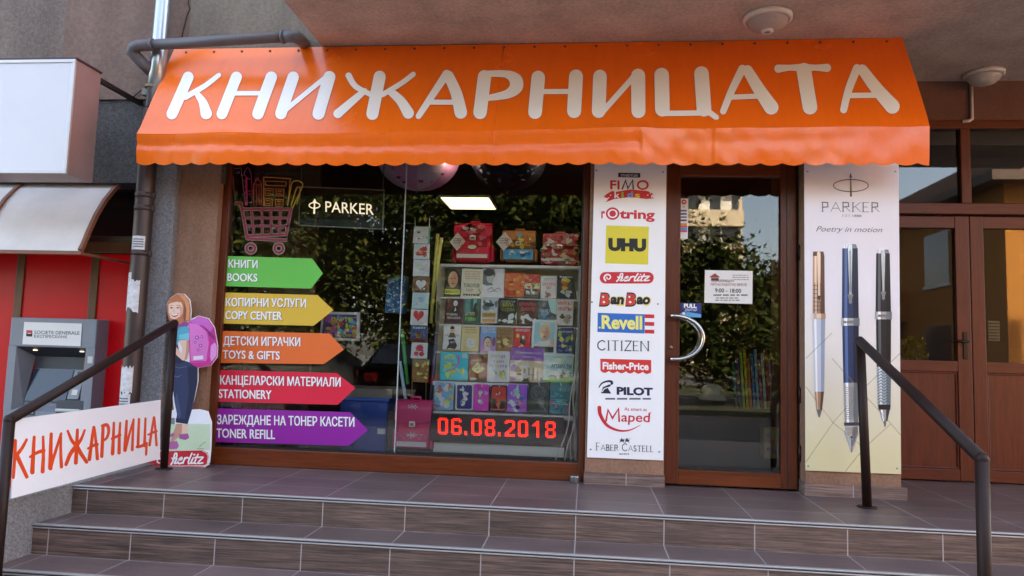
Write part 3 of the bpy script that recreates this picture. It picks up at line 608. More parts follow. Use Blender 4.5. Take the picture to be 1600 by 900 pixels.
def scrap(x, y, w, h, label, ink=False, rough=True):
    """a scrap of paper curved round the pipe"""
    c = w_(x, y); cz = c.z; pw = abs(P(x + w / 2, y, YP).x - P(x - w / 2, y, YP).x) / (rb); ph = abs(P(x, y - h / 2, YP).z - P(x, y + h / 2, YP).z); n = 10
    sl = (w_(205, 600).x - w_(230, 262).x) / (w_(205, 600).z - w_(230, 262).z)
    ctr = lambda z: w_(218, 420).x + (z - w_(218, 420).z) * sl
    b = MB(); vs_ = []
    a0 = math.asin(max(-.95, min(.95, (c.x - ctr(cz)) / rb)))
    for j in (0, 1, 2):
        for i in range(n + 1):
            an = a0 + (i / n - .5) * pw * 1.05; z = cz + (.5 - j / 2) * ph
            if rough and j != 1: z += rt.uniform(-.5, .25) * ph * .3 * (1 if j else -1)
            vs_.append((ctr(z) + (rb + .0022) * math.sin(an), YP - (rb + .0022) * math.cos(an), z))
    fs = [(j * (n + 1) + i, j * (n + 1) + i + 1, (j + 1) * (n + 1) + i + 1, (j + 1) * (n + 1) + i) for j in (0, 1) for i in range(n)]
    b.add(vs_, fs, PAP)
    if ink:
        for r_ in range(4):
            vs2 = []
            for i in range(n + 1):
                an = a0 + (i / n - .5) * pw * .8; z = cz + (.3 - r_ * .18) * ph
                for dz in (0, -.09 * ph): vs2.append((ctr(z + dz) + (rb + .0032) * math.sin(an), YP - (rb + .0032) * math.cos(an), z + dz))
            b.add(vs2, [(2 * i, 2 * i + 2, 2 * i + 3, 2 * i + 1) for i in range(n)], M('#6a6a72', .8))
    tag(b.build('paper_scrap'), label, 'paper', 'torn papers glued to the downpipe')
scrap(223.5, 381, 18, 21, 'small printed note glued highest on the brown downpipe', True, False)
scrap(209, 431, 11, 8, 'tiny white paper remnant just above the large torn sheet on the downpipe')
scrap(213, 462, 22, 44, 'large torn white sheet on the downpipe beside the standee girl')
scrap(198, 552, 12, 12, 'little white paper remnant on the downpipe above the double torn sheets')
scrap(203, 594, 22, 38, 'torn white sheet with dark holes on the downpipe above the banner')
scrap(200, 628, 20, 24, 'lowest torn note with faint blue print on the downpipe', True)
# horizontal grey drain pipe with elbow
YD = -.30
DR = thing('drain_pipe', 'grey plastic drain pipe running along the top of the awning into the downpipe', 'pipe', P(330, 66, YD))
b = MB(); r2 = (P(300, 75.5, YD).z * -1 + P(300, 58.5, YD).z) / 2
e0, e1 = P(222, 71, YD), P(448, 57.5, YD); b.tube([e0, e1], r2 * .92, GRP, n=20); b.build('straight_pipe', DR)
b = MB(); b.tube([P(236, 70, YD), P(216, 71.5, YD), P(209, 75, YD), P(207, 82, YD + .02), P(222, 98, YD + .05), P(241, 116, YD + .1)], r2 * 1.03, GRP, n=20); b.build('elbow', DR)
b = MB(); b.tube([P(440, 58, YD), P(456, 57, YD), P(464, 58, YD + .01), P(470, 62, YD + .06), (P(472, 66, -.1).x, -.06, AZ + .02)], r2 * 1.03, GRP, n=20); b.build('elbow', DR)
for x, y in ((236, 70.3), (440, 58)): p = P(x, y, YD); b = MB(); b.tube([p, p + (e1 - e0).normalized() * .02], r2 * 1.14, GRP, n=20); b.build('sleeve', DR)

# ------------------------------------------------------------ blank light box sign, left
YB0, YB1 = -.78, -.53
bxr = P(118, 92, YB0).x; zt_, zb_ = P(118, 92, YB0).z, P(102, 271, YB0).z
LB = thing('light_box_sign', 'blank white light box sign with grey metal sides on an iron bracket', 'sign', (bxr - .5, YB1, zb_))
GMET = M('#9a8482', .42, .55, var=.1, vs_=5)
b = MB(); b.box((bxr - 1.3, YB0 + .012, zb_), (bxr, YB1, zt_), GMET, .003); b.build('case', LB)
b = MB(); x0, z0, z1 = bxr - 1.3, zb_, zt_; fw = .022
for q in (((x0, z0), (bxr, z0 + fw)), ((x0, z1 - fw), (bxr, z1)), ((bxr - fw, z0 + fw - .001), (bxr, z1 - fw + .001)), ((x0, z0 + fw - .001), (x0 + fw, z1 - fw + .001))): b.box((q[0][0], YB0, q[0][1]), (q[1][0], YB0 + .02, q[1][1]), M('#b8b4b6', .35, .5, var=.06), .003)
b.build('face_frame', LB)
b = MB(); b.box((x0 + fw, YB0 + .006, z0 + fw), (bxr - fw, YB0 + .011, z1 - fw), M('#c6c6ca', .35, var=.04, vs_=2)); b.build('face_panel', LB)
b = MB(); b.box((x0, YB0 + .002, z1 + .0005), (bxr + .006, YB1 + .003, z1 + .012), M('#3a2622', .5)); b.build('top_flashing', LB)
b = MB(); br0 = P(160, 121, YB1); br1 = P(232, 164, -.06)
b.box((bxr - .03, YB1 - .01, br0.z - .03), (bxr - .004, -.05, br0.z), M('#2c201e', .5, .4)); b.build('bracket', LB); b = MB(); b.box((bxr - 1.0, YB1, br0.z - .03), (bxr - .98, -.05, br0.z), M('#2c201e', .5, .4)); b.build('bracket', LB)
b = MB(); b.tube([P(157, 162, -.1), P(180, 160, -.075), P(206, 153, -.075), P(236, 128, -.08)], .004, BLACK, n=6); tag(b.build('cable'), 'thin black cable running from the light box sign to the downpipe', 'cable')

# ------------------------------------------------------------ bank front with canopy and cash machine
YK = .25
BK = thing('bank_front', 'red panelled bank front with brown timber strips beside the bookshop', 'shopfront', (-3.6, YK, GZ))
RED = M('#d80a16', .35, var=.12, vs_=1.5, spec=.25); BRN = wood_mat('bank_wood', '#6b4528')
k = lambda px, py: P(px, py, YK)
xbe = P(225, 450, YK).x; ztop = k(100, 395).z
divs = [k(32, 440).x, k(148, 440).x]
b = MB(); b.box((-9, YK + .05, 2.0), (xbe + .3, YK + .6, 2.6), M('#241c1c', .7)); b.box((-9, YK + 1.2, GZ), (xbe + .3, YK + 1.3, 2.6), M('#20181a', .8)); b.build('back_wall', BK)
edges = [-6.5, -4.9, divs[0], divs[1], xbe + .15]
for i in range(4):
    b = MB(); b.box((edges[i] + .03, YK, GZ), (edges[i + 1] - .03, YK + .04, ztop - .005), RED); b.build('red_panel', BK)
for x in edges[1:4]:
    b = MB(); b.box((x - .033, YK - .012, GZ), (x + .033, YK + .05, ztop - .003), BRN, .004); b.build('timber_strip', BK)
b = MB(); b.box((-6.5, YK - .02, ztop), (xbe + .15, YK + .06, ztop + .085), BRN, .005); b.box((-6.5, YK - .018, 1.98), (xbe + .15, YK + .06, 2.06), M('#1a1212', .6)); b.build('timber_rail', BK)
b = MB(); b.box((-6.5, YK + .02, ztop + .085), (xbe + .15, YK + .026, 1.98), CLEAR); b.build('transom_pane', BK)
b = MB()
for i in range(5): b.box((-4.9, YK + .10 + i * .01, ztop + .10 + i * .012), (xbe, YK + .105 + i * .01, ztop + .106 + i * .012), M('#cdc6a8', .4))
b.build('reflection_strips', BK)  # pale strips standing in for bright reflections on the transom glass
CN = thing('canopy', 'curved pale polycarbonate canopy with brown ribs over the bank front', 'canopy', (-4.2, YK, 1.4))
xcn = P(213, 272, YK - .05).x
ze0, ze1 = P(213, 272, YK - .05).z, PX(126, 392, xcn).z; ye1 = PX(126, 392, xcn).y
arcpx = [(213, 272), (196, 281), (179, 296), (164, 314), (151, 336), (140, 360), (131, 382), (126, 392)]
arc = [(PX(x, y, xcn).y, PX(x, y, xcn).z) for x, y in arcpx]
b = MB(); n = len(arc); x0 = -7.0
vs_ = [(x, y, z) for y, z in arc for x in (x0, xcn)]; vs2 = [(x, y + .006, z - .006) for x, y, z in vs_]
fs = [(2 * i, 2 * i + 1, 2 * i + 3, 2 * i + 2) for i in range(n - 1)]
b.add(vs_, fs, M('#cfc9c4', .4, var=.14, vs_=3, var2=.12), True); b.add(vs2, [f[::-1] for f in fs], M('#b5aca8', .5), True); b.build('sheet', CN)
RIB = M('#7a4a34', .5, var=.15, vs_=10); step = P(213, 330, -.1).x - P(57, 330, -.1).x
for i in range(5):
    x = xcn - i * step; b = MB(); pts = [(x, y - .008, z + .006) for y, z in arc]
    for p_, q_ in zip(pts, pts[1:]): pass
    vv = [];
    for x2, y, z in pts: vv += [(x2 - .013, y - .006, z + .004), (x2 + .013, y - .006, z + .004), (x2 + .013, y + .016, z - .014), (x2 - .013, y + .016, z - .014)]
    ff = [(4 * i_ + j, 4 * i_ + (j + 1) % 4, 4 * i_ + 4 + (j + 1) % 4, 4 * i_ + 4 + j) for i_ in range(len(pts) - 1) for j in range(4)] + [(0, 1, 2, 3), tuple(range(len(vv) - 4, len(vv)))]
    b.add(vv, ff, RIB); b.build('rib', CN)
b = MB(); y, z = arc[-1]; b.box((x0, y - .012, z - .028), (xcn + .013, y + .012, z - .002), RIB, .003); b.box((xcn - .008, y, z - .026), (xcn + .008, YK - .012, z - .008), RIB); b.build('front_bar', CN)

AT = thing('cash_machine', 'grey cash machine set in the red bank front', 'cash machine', (-4, YK, GZ + .3))
YM = YK - .14
m_ = lambda px, py: P(px, py, YM)
GA = M('#7b7f86', .45, var=.05, vs_=10, bump=.05, bs=200); GA2 = M('#62666c', .5); GD = M('#3c4046', .45)
ax0, ax1, az1 = m_(10, 580).x, m_(148, 550).x, m_(80, 497).z; az0 = az1 - 1.05
hx0, hx1 = m_(24, 560).x, m_(133, 560).x; hz1, hz0 = m_(80, 543).z, m_(80, 643).z
b = MB(); b.box((ax0, YM, hz1), (ax1, YK + .02, az1), GA, .008); b.box((ax0, YM, az0), (ax1, YK + .02, hz0), GA, .008); b.box((ax0, YM + .0005, hz0 - .004), (hx0, YK + .02, hz1 + .004), GA); b.box((hx1, YM + .0005, hz0 - .004), (ax1, YK + .02, hz1 + .004), GA); b.build('housing', AT)
# recess: slanted cheeks, canopy and sloping screen
b = MB(); yb = YK - .006; ix0, ix1 = hx0 + .055, hx1 - .05
b.add([(hx0, YM + .002, hz1), (hx1, YM + .002, hz1), (ix1, yb, hz1 - .07), (ix0, yb, hz1 - .07)], [(0, 1, 2, 3)], GD); b.add([(hx0, YM + .002, hz1), (ix0, yb, hz1 - .07), (ix0, YM + .05, hz0 + .03), (hx0, YM + .002, hz0)], [(0, 1, 2, 3)], GA2)
b.add([(hx1, YM + .002, hz1), (ix1, yb, hz1 - .07), (ix1, YM + .05, hz0 + .03), (hx1, YM + .002, hz0)], [(0, 1, 2, 3)], GA); b.add([(ix0, yb, hz1 - .07), (ix1, yb, hz1 - .07), (ix1, yb, hz1 - .16), (ix0, yb, hz1 - .16)], [(0, 1, 2, 3)], GD)
b.add([(hx0, YM + .002, hz0), (hx1, YM + .002, hz0), (ix1, YM + .05, hz0 + .03), (ix0, YM + .05, hz0 + .03)], [(0, 1, 2, 3)], GA); b.add([(ix0, yb, hz1 - .16), (ix1, yb, hz1 - .16), (ix1, YM + .05, hz0 + .03), (ix0, YM + .05, hz0 + .03)], [(0, 1, 2, 3)], GA2); b.build('recess', AT)
b = MB(); nn = Vector((0, -(hz1 - .16 - hz0 - .03), (YM + .05 - yb) * -1)).normalized(); lerp = lambda s, t: Vector((ix0 + (ix1 - ix0) * s, (YM + .05) + (yb - YM - .05) * t, hz0 + .03 + (hz1 - .16 - hz0 - .03) * t)) + nn * .006
b.prism([lerp(.02, .12), lerp(.74, .12), lerp(.74, .97), lerp(.02, .97)], nn * .008, GD, M('#1d2733', .12)); b.build('screen', AT)
b = MB(); b.prism([lerp(.78, .2), lerp(.97, .2), lerp(.97, .95), lerp(.78, .95)], nn * .02, GA, GA); 
for t_, h_, m in ((.3, .14, M('#c8c2b2', .5)), (.62, .12, BLACK), (.85, .07, M('#2a3038', .4))): b.prism([lerp(.84, t_) + nn * .02, lerp(.94, t_) + nn * .02, lerp(.94, t_ + h_) + nn * .02, lerp(.84, t_ + h_) + nn * .02], nn * .004, m)
b.build('card_reader', AT)
s0, s1, s2 = m_(92, 630).x, m_(128, 630).x, m_(110, 630).z
b = MB(); b.box((s0 - .02, YM - .002, s2 - .075), (s1 + .012, YM + .003, s2 + .02), GD, .003); b.box((s0 - .004, YM - .03, s2 - .062), (s1 + .004, YM, s2 - .04), M('#b9bcbe', .3, .6), .004); b.build('cash_slot', AT)
b = MB(); k0 = m_(36, 634); 
for r_ in range(3):
    for c_ in range(4): b.box((k0.x + c_ * .024, YM - .008, k0.z - r_ * .02), (k0.x + c_ * .024 + .018, YM - .0005, k0.z - r_ * .02 - .014), M('#aab0b4', .4, .4), .002)
b.box((k0.x - .01, YM - .0025, k0.z - .068), (k0.x + .1, YM + .003, k0.z + .01), GD); b.build('keypad', AT)
b = MB(); q = m_(112, 556); b.box((ax1 - .05, YM - .0015, q.z - .05), (ax1 - .012, YM + .001, q.z), M('#c8c4b8', .6)); b.build('label_plate', AT)
for px_ in (57, 130): p = P(px_, 551, YM + .06); b = MB(); b.lathe([(0, -.004), (.016, -.004), (.018, 0)], M('#fff6e0', .4, emit=.3), (p.x, YM + .05, hz1 - .022), n=16); b.build('spotlight', AT)
SGN = Art(at(YM - .004)); SGN.poly([(38, 503), (128, 505.5), (126, 541), (35, 538)], M('#dcdad6', .4, var=.03), 0)
SGN.poly([(41.5, 515.8), (51, 516.2), (50.8, 521), (41.2, 520.8)], M('#cf1f30', .4), 1); SGN.poly([(41.2, 520.8), (50.8, 521), (50.5, 526), (41, 525.6)], BLACK, 1); SGN.poly([(43, 520.3), (49, 520.5), (49, 521.4), (43, 521.2)], M('#e6e2de', .5), 2)
DG = M('#4a4a50', .5); SGN.text('SOCIETE GENERALE', 54, 521.6, 124.5, 523.0, 5.4, DG, 1, .008); SGN.text('ЕКСПРЕСБАНК', 53.6, 527.6, 105.5, 528.6, 4.6, DG, 1, .012); SGN.build('sign_plate', AT)

# ------------------------------------------------------------ brand board on the pillar
def board(name, label, cat, quad, Y, mat, th=.004):
    pts = [P(x, y, Y) for x, y in quad]; t = thing(name, label, cat, (pts[2] + pts[3]) / 2)
    b = MB(); b.prism([p + Vector((0, 0, 0)) for p in pts], (0, th, 0), mat); b.build('panel', t); return t
PANEL = M('#f0f0f2', .35, var=.02, vs_=3)
YB = -.072
BB = board('brand_board', 'tall white board with a column of stationery and toy brand logos', 'sign', [(929.5, 240), (1041.5, 243), (1036.5, 719.5), (917, 714.5)], YB, PANEL)
rd, bk, nv = M('#c9222e', .45), BLACK, M('#15183c', .45)
def logo(fn):
    a = Art(at(YB)); fn(a); a.build('logo', BB)
def L1(a):
    a.poly([(966, 269.8), (1000.5, 270.5), (1000.3, 277.6), (965.8, 276.8)], M('#1c1c26', .5)); a.text('STAEDTLER', 970, 275.6, 997, 276.2, 3.6, M('#cfcfd4'), 1, .02)
    a.text('FI', 953.5, 295.4, 968, 295.8, 14.2, rd, 1, .02); a.stroke([(972, 296), (977.5, 282), (981, 294.5), (988.5, 281.6), (989.5, 296)], 2.4, M('#241c4c'), 1, cap=False); a.ring(1004.3, 289.2, 9.3, 7.7, 2.8, rd, 1)
logo(L1)
def L2(a):
    a.poly([(948, 303), (957, 298), (961, 300), (985, 296), (1009, 298), (1013, 299), (1021, 303), (1017, 306), (1022, 310), (1010, 311), (985, 308), (960, 311), (946, 316), (951, 310), (943, 308)], rd)
    for i, (x, c) in enumerate(zip((960, 971, 980, 992), ('#e8e8ea', '#7cc04a', '#4aa0d8', '#f0c23a'))): a.text('kids'[i], x, 309.2 - (i in (1, 2)) * .8, x + (8.6, 3.4, 9, 8)[i], 309.2 - (i in (1, 2)) * .8, 9.4, M(c, .45), 2, .03)
    for x, y in ((951, 309), (948, 313), (954, 305), (1016, 302), (1018, 308), (1012, 305)): a.ell(x, y, 1.1, .9, WHITE, 1, 8)
logo(L2)
def L3(a):
    a.text('r', 939.5, 340.3, 945.5, 340.3, 15.5, rd, 0, .035); a.ring(957.2, 333.8, 10.6, 9.8, 2.8, rd, 0); a.ell(957.2, 333.8, 5.2, 4.9, rd, 0)
    a.text('tring', 968, 340.8, 1023, 342.0, 14.2, rd, 0, .035)
logo(L3)
def L4(a):
    a.poly([(947.2, 352.3), (1013.8, 354.2), (1012.6, 413.6), (945.6, 411.4)], M('#d6c83a', .4, var=.02)); a.text('UHU', 950.5, 390.2, 1009.6, 391.6, 17.8, bk, 1, .075)
logo(L4)
def swirl(a, x, y, r, m, L):
    pts = [(x + r * (1 - .055 * i) * math.cos(i * .55 + 2.2), y + r * (1 - .055 * i) * .92 * math.sin(i * .55 + 2.2)) for i in range(15)]; a.stroke(pts, (r * .42, r * .2), m, L)
def L5(a):
    a.rrect(937, 425, 1021.5, 443, 8.9, rd); swirl(a, 950, 433.5, 6.6, WHITE, 1)
    script(a, 963, 438.6, 51, 10.5, WHITE, 1)
def script(a, x, y, w, h, m, L, k=1.0):
    """slanted handwritten word in strokes: herlitz"""
    g = [[(.0, .55), (.06, .5), (.13, .75), (.10, 1.05), (.05, .95), (.06, .3), (.02, -.1)], [(.04, .35), (.12, .6), (.15, .45), (.12, .02), (.19, .05)], [(.22, .32), (.31, .42), (.30, .62), (.24, .5), (.22, .15), (.27, -.02), (.36, .1)],
         [(.40, .6), (.38, .02)], [(.39, .35), (.45, .62), (.51, .55)], [(.58, 1.05), (.54, .3), (.56, -.02), (.61, .05)], [(.66, .6), (.63, .1), (.67, .0), (.71, .08)], [(.78, .95), (.74, .1), (.79, -.02)], [(.71, .62), (.84, .66)], [(.84, .62), (.96, .64), (.84, .04), (1.0, .06)]]
    for st in g: a.stroke([(x + w * (u + v * .08), y - h * v) for u, v in st], h * .2 * k, m, L, curve=3)
    a.ell(x + w * .74, y - h * .92, h * .12, h * .1, m, L, 8)
logo(L5)
def L6(a):
    Yl, rr = M('#e9d27a', .45), M('#d2382a', .45)
    for s, x0, x1, h in (('B', 937, 952, 17), ('an', 953.5, 975, 15.5), ('B', 978, 993, 17), ('ao', 994.5, 1016, 15.5)):
        y = 475.8 if h > 16 else 474.6
        a.text(s, x0 - 1.2, y + 1.2, x1 + 1.4, y + 1.4, h + 2.2, bk if h > 16 else Yl, 0, .085, .12); a.text(s, x0, y, x1, y + .2, h, rr if h > 16 else bk, 1, .05, .12)
    for x in (942.5, 983.5): a.ell(x, 464, 1.6, 1.6, WHITE, 2, 8); a.ell(x + 1.2, 472, 2, 1.7, WHITE, 2, 8)
logo(L6)
def L7(a):
    a.poly([(934, 488.8), (1007.5, 491), (1007, 521), (933.4, 518.6)], M('#1668b8', .4)); y_ = M('#ece07a', .45)
    a.text('Revell', 940, 512.8, 1003.5, 514.2, 21, y_, 1, .035); a.ell(937, 512, 1.7, 1.5, y_, 1, 8)
    for i in range(5): a.poly([(1007.5, 491 + i * 6), (1022.2, 491.5 + i * 6), (1022.2, 497.3 + i * 6), (1007.5, 496.8 + i * 6)], (rd, WHITE)[i % 2], 0)
logo(L7)
def serif(a, word, x0, x1, y, h, m, L=1, small=None, slope=.0):
    """thin roman capitals: thick and thin strokes with serifs"""
    G = {'C': ([[(.92, .82), (.6, 1.0), (.15, .8), (.05, .5), (.15, .2), (.6, 0), (.95, .2)]], .95), 'I': ([[(.5, 0), (.5, 1)]], .35), 'T': ([[(.5, 0), (.5, 1)], [(0, 1), (1, 1)]], .85), 'Z': ([[(.05, 1), (.95, 1), (.02, 0), (.98, 0)]], .8),
         'E': ([[(.1, 0), (.1, 1)], [(.1, 1), (.9, 1)], [(.1, .52), (.75, .52)], [(.1, 0), (.95, 0)]], .7), 'N': ([[(.08, 0), (.08, 1)], [(.08, 1), (.92, 0)], [(.92, 0), (.92, 1)]], 1.0), 'F': ([[(.1, 0), (.1, 1)], [(.1, 1), (.95, 1)], [(.1, .5), (.75, .5)]], .66),
         'A': ([[(.0, 0), (.5, 1)], [(.5, 1), (1, 0)], [(.2, .36), (.8, .36)]], .95), 'B': ([[(.1, 0), (.1, 1)], [(.1, 1), (.7, .95), (.75, .6), (.1, .53)], [(.1, .53), (.85, .45), (.85, .05), (.1, 0)]], .72), 'R': ([[(.1, 0), (.1, 1)], [(.1, 1), (.75, .95), (.78, .55), (.1, .5)], [(.4, .5), (1, 0)]], .8),
         'S': ([[(.85, .82), (.5, 1), (.12, .8), (.3, .55), (.75, .42), (.88, .2), (.5, 0), (.08, .18)]], .62), 'L': ([[(.1, 0), (.1, 1)], [(.1, 0), (.95, 0)]], .68), 'P': ([[(.1, 0), (.1, 1)], [(.1, 1), (.8, .95), (.82, .5), (.1, .46)]], .72), 'K': ([[(.1, 0), (.1, 1)], [(.95, 1), (.12, .42)], [(.35, .58), (1, 0)]], .85), 'O': ([[(.5, 1), (.08, .75), (.08, .25), (.5, 0), (.92, .25), (.92, .75), (.5, 1)]], 1.0)}
    ws = [(G[c][1] if c in G else .45) * ((1.0 if small is None or i in small else .8)) for i, c in enumerate(word)]; gap = .16; tot = sum(ws) + gap * (len(ws) - 1); sc = (x1 - x0) / tot; x = x0
    for i, c in enumerate(word):
        if c in G:
            hh = h * (1.0 if small is None or i in small else .78)
            for st in G[c][0]:
                v = abs(st[-1][0] - st[0][0]) < .15 and len(st) == 2; a.stroke([(x + ws[i] * sc * p, y + slope * (x - x0) - hh * q) for p, q in st], h * (.115 if v or len(st) > 3 else .06), m, L, cap=False, curve=3 if len(st) > 4 else 0)
                if v and c != 'A':
                    for e in st: px_ = x + ws[i] * sc * e[0]; py_ = y + slope * (x - x0) - hh * e[1]; a.rect(px_ - h * .13, py_ - h * .025, px_ + h * .13, py_ + h * .025, m, L)
        x += (ws[i] + gap) * sc
logo(lambda a: serif(a, 'CITIZEN', 933.5, 1014, 547, 15, M('#2a2a30', .5), 1, None, .02))
def L9(a):
    pts = [(938, 560.5), (1017.5, 562.5), (1017.5, 582)]
    n = 6
    for i in range(n):
        xa, xb = 1017.5 - i * 13.2, 1017.5 - (i + 1) * 13.2
        for t in (.25, .5, .75): pts.append((xa + (xb - xa) * t, 581.2 - .35 * i + 3.2 * math.sin(t * math.pi)))
        pts.append((xb, 581 - .35 * i))
    a.poly(pts, M('#d4322c', .4)); a.text('Fisher-Price', 941.5, 576.6, 1013.5, 578, 11.2, WHITE, 1, .035)
logo(L9)
def L10(a):
    a.text('PILOT', 963.5, 616, 1020, 617.6, 11.6, nv, 0, .05); a.stroke([(936, 605), (941, 598.5), (950, 595.5), (955.5, 596.5), (956, 599)], (1.6, 4.5), nv, 0, curve=4); a.poly([(939, 614.5), (942, 605), (952, 600.5), (955.5, 601), (950, 607), (955, 615)], nv, 0)
    a.stroke([(941, 612), (945, 607), (953, 605)], 1.3, WHITE, 1, curve=3); a.bars(940, 620.8, 1017, 625, 1, M('#505064'), 0, .6, 5)
logo(L10)
def L11(a):
    a.stroke([(936.5, 637), (938, 648), (948, 664), (966, 672.5), (984, 672), (1001, 664)], (6.2, 5.6, 4.6, 3.4, 2.2, .6), rd, 0, curve=5)
    a.stroke([(947, 657.5), (950, 640.5), (957, 653.5), (966.5, 638.5), (967.5, 658)], 3, rd, 0); a.text('aped', 970.5, 658.4, 1016, 659.4, 15.2, rd, 0, .012, .06); a.text('As smart as', 975.5, 641.4, 1010.5, 642.4, 5.4, rd, 0, .01)
    a.text('®', 1015.5, 646, 1018, 646, 2.5, rd, 0)
logo(L11)
def L12(a):
    g_ = M('#5a5a60', .5); serif(a, 'FABER CASTELL', 931.5, 1021, 703.4, 11.5, g_, 1, (0, 6), .03); a.bars(967, 707.8, 984, 710.6, 1, g_, 0, .6, 8)
    for x in (972, 980): a.ell(x, 688.4, 3.4, 2, M('#3c3c44'), 0, 10); a.stroke([(x - 2.5, 688), (x - 3.5, 692)], .8, M('#3c3c44'), 0); a.stroke([(x + 2, 688), (x + 3, 692)], .8, M('#3c3c44'), 0); a.ell(x - .5, 685.8, 1, 1.5, M('#3c3c44'), 1, 8)
    a.stroke([(968, 687), (985, 685.6)], .6, M('#3c3c44'), 1)
logo(L12)
def screws(t, pts, Y):
    for x, y in pts:
        p = P(x, y, Y); b = MB(); b.lathe([(0, -.003), (.005, -.0025), (.0062, 0)], M('#8f8d90', .35, .8), p, 'y', 10); b.build('screw', t)
screws(BB, [(932, 266), (1036, 269), (925, 472), (1028, 475), (923, 702), (1030, 706)], YB)

# ------------------------------------------------------------ pen poster
YQ = -.122
POSM = bpy.data.materials.new('poster_print'); POSM.use_nodes = True
_n = POSM.node_tree.nodes; _l = POSM.node_tree.links; _b = _n['Principled BSDF']; _tc = _n.new('ShaderNodeTexCoord'); _sp = _n.new('ShaderNodeSeparateXYZ'); _l.new(_tc.outputs['Object'], _sp.inputs[0])
_mr = _n.new('ShaderNodeMapRange'); _mr.inputs[1].default_value = .1; _mr.inputs[2].default_value = 1.15; _l.new(_sp.outputs[2], _mr.inputs[0]); _cr = _n.new('ShaderNodeValToRGB'); _l.new(_mr.outputs[0], _cr.inputs[0])
_cr.color_ramp.elements[0].color = (*lin('#d0c79e'), 1); _cr.color_ramp.elements[1].color = (*lin('#dfdde4'), 1); _l.new(_cr.outputs[0], _b.inputs['Base Color']); _b.inputs['Roughness'].default_value = .35
PP = board('pen_poster', 'tall poster board showing three pens on a pale quilted ground', 'poster', [(1256.5, 240), (1404, 243), (1408, 741), (1258.5, 735)], YQ, POSM)
def part(fn, name, label=None, Y=YQ):
    a = Art(at(Y)); fn(a); o = a.build(name, PP)
    if label: o['label'] = label
def Q(a):
    q1, q2 = M('#d3cca4', .4, alpha=.3), M('#c2b98a', .4, alpha=.5)
    for pts in ([(1259, 604), (1301, 660), (1350, 700)], [(1259, 722), (1301, 661), (1345, 611), (1406, 552)], [(1345, 611), (1392, 662), (1407, 680)], [(1320, 737), (1350, 700), (1392, 662)], [(1259, 560), (1300, 520)], [(1300, 560), (1345, 611)]): a.stroke(pts, 1.6, M('#b5ac80', .4, alpha=.3), 2, cap=False)
part(Q, 'quilting')
INK = M('#6b6768', .5); GOLD = M('#8a6d4a', .4, .3)
def T(a):
    a.ring(1329.5, 290, 28, 10.2, 1.5, M('#4a4446', .5), 0, 40); a.stroke([(1329, 275), (1329.5, 306)], (1.2, 3.2), M('#5c4a3c', .5), 1); a.poly([(1326.8, 277.5), (1329, 269.5), (1331.2, 277.5)], M('#4a4446', .5), 2)
part(T, 'emblem')
def T(a):
    serif(a, 'PARKER', 1284, 1374, 330.6, 14.6, INK, 1, None, .008); serif(a, 'EST', 1316, 1329, 338.8, 3.6, INK, 1); a.text('1888', 1332, 338.8, 1346, 339, 3.6, INK, 1)
part(T, 'lettering')
def T(a):
    a.text('Poetry in motion', 1275, 361.6, 1378.5, 363, 8.6, M('#5a5658', .5), 1, -.004, .35)
part(T, 'lettering')
CH, CHD, GUN = M('#c4c8cc', .2, .6), M('#70777e', .3, .5), M('#3a3e44', .35, .4)
RG, RGL, RGD = M('#b08a72', .3, .4), M('#e0c4ae', .3, .4), M('#5c4236', .4, .3)
def band(a, c0, c1, h0, h1, m, L, sh=None):
    """a length of pen barrel between the axis points c0 and c1 with half-widths h0, h1, side tones printed as on the poster"""
    a.poly([(c0[0] - h0, c0[1]), (c0[0] + h0, c0[1]), (c1[0] + h1, c1[1]), (c1[0] - h1, c1[1])], m, L)
    if sh: a.poly([(c0[0] + h0 * .35, c0[1]), (c0[0] + h0, c0[1]), (c1[0] + h1, c1[1]), (c1[0] + h1 * .35, c1[1])], sh[0], L + 1); a.poly([(c0[0] - h0 * .7, c0[1]), (c0[0] - h0 * .35, c0[1]), (c1[0] - h1 * .35, c1[1]), (c1[0] - h1 * .7, c1[1])], sh[1], L + 1)
def pen1(a):
    band(a, (1278.5, 393), (1279, 400), 8, 9, RGD, 0); band(a, (1279, 400), (1279.2, 490), 9, 9.6, RG, 0, (RGD, RGL))
    for i in range(7): a.stroke([(1270.5, 446 + i * 6.4), (1288.5, 446.5 + i * 6.4)], .9, RGD, 3, cap=False)
    for i in range(4): a.stroke([(1273 + i * 4.3, 442), (1273 + i * 4.3, 489)], .8, RGD, 3, cap=False)
    a.stroke([(1279, 396), (1279.5, 420), (1279.5, 446), (1279.5, 470)], (5.5, 4.5, 3, 4), RGL, 4); a.poly([(1276.5, 462), (1282.5, 462), (1279.5, 474)], RGD, 5)
    band(a, (1279.2, 490), (1279.2, 498), 10.5, 10.5, RGL, 4, (RG, CH)); band(a, (1279, 498), (1280, 612), 10.2, 7.6, M('#b9c2d0', .35), 0, (M('#8c98ab', .35), M('#e6ebf2', .35)))
    band(a, (1280, 612), (1280, 640), 7.4, 4.4, RG, 1, (RGD, RGL)); band(a, (1280, 640), (1280, 652), 4.2, .9, CHD, 1)
part(pen1, 'pen_print', 'white ballpoint with a rose gold chequered cap')
NVY, NVL, NVD = M('#1f3258', .3), M('#4c689a', .3), M('#0f1a30', .3)
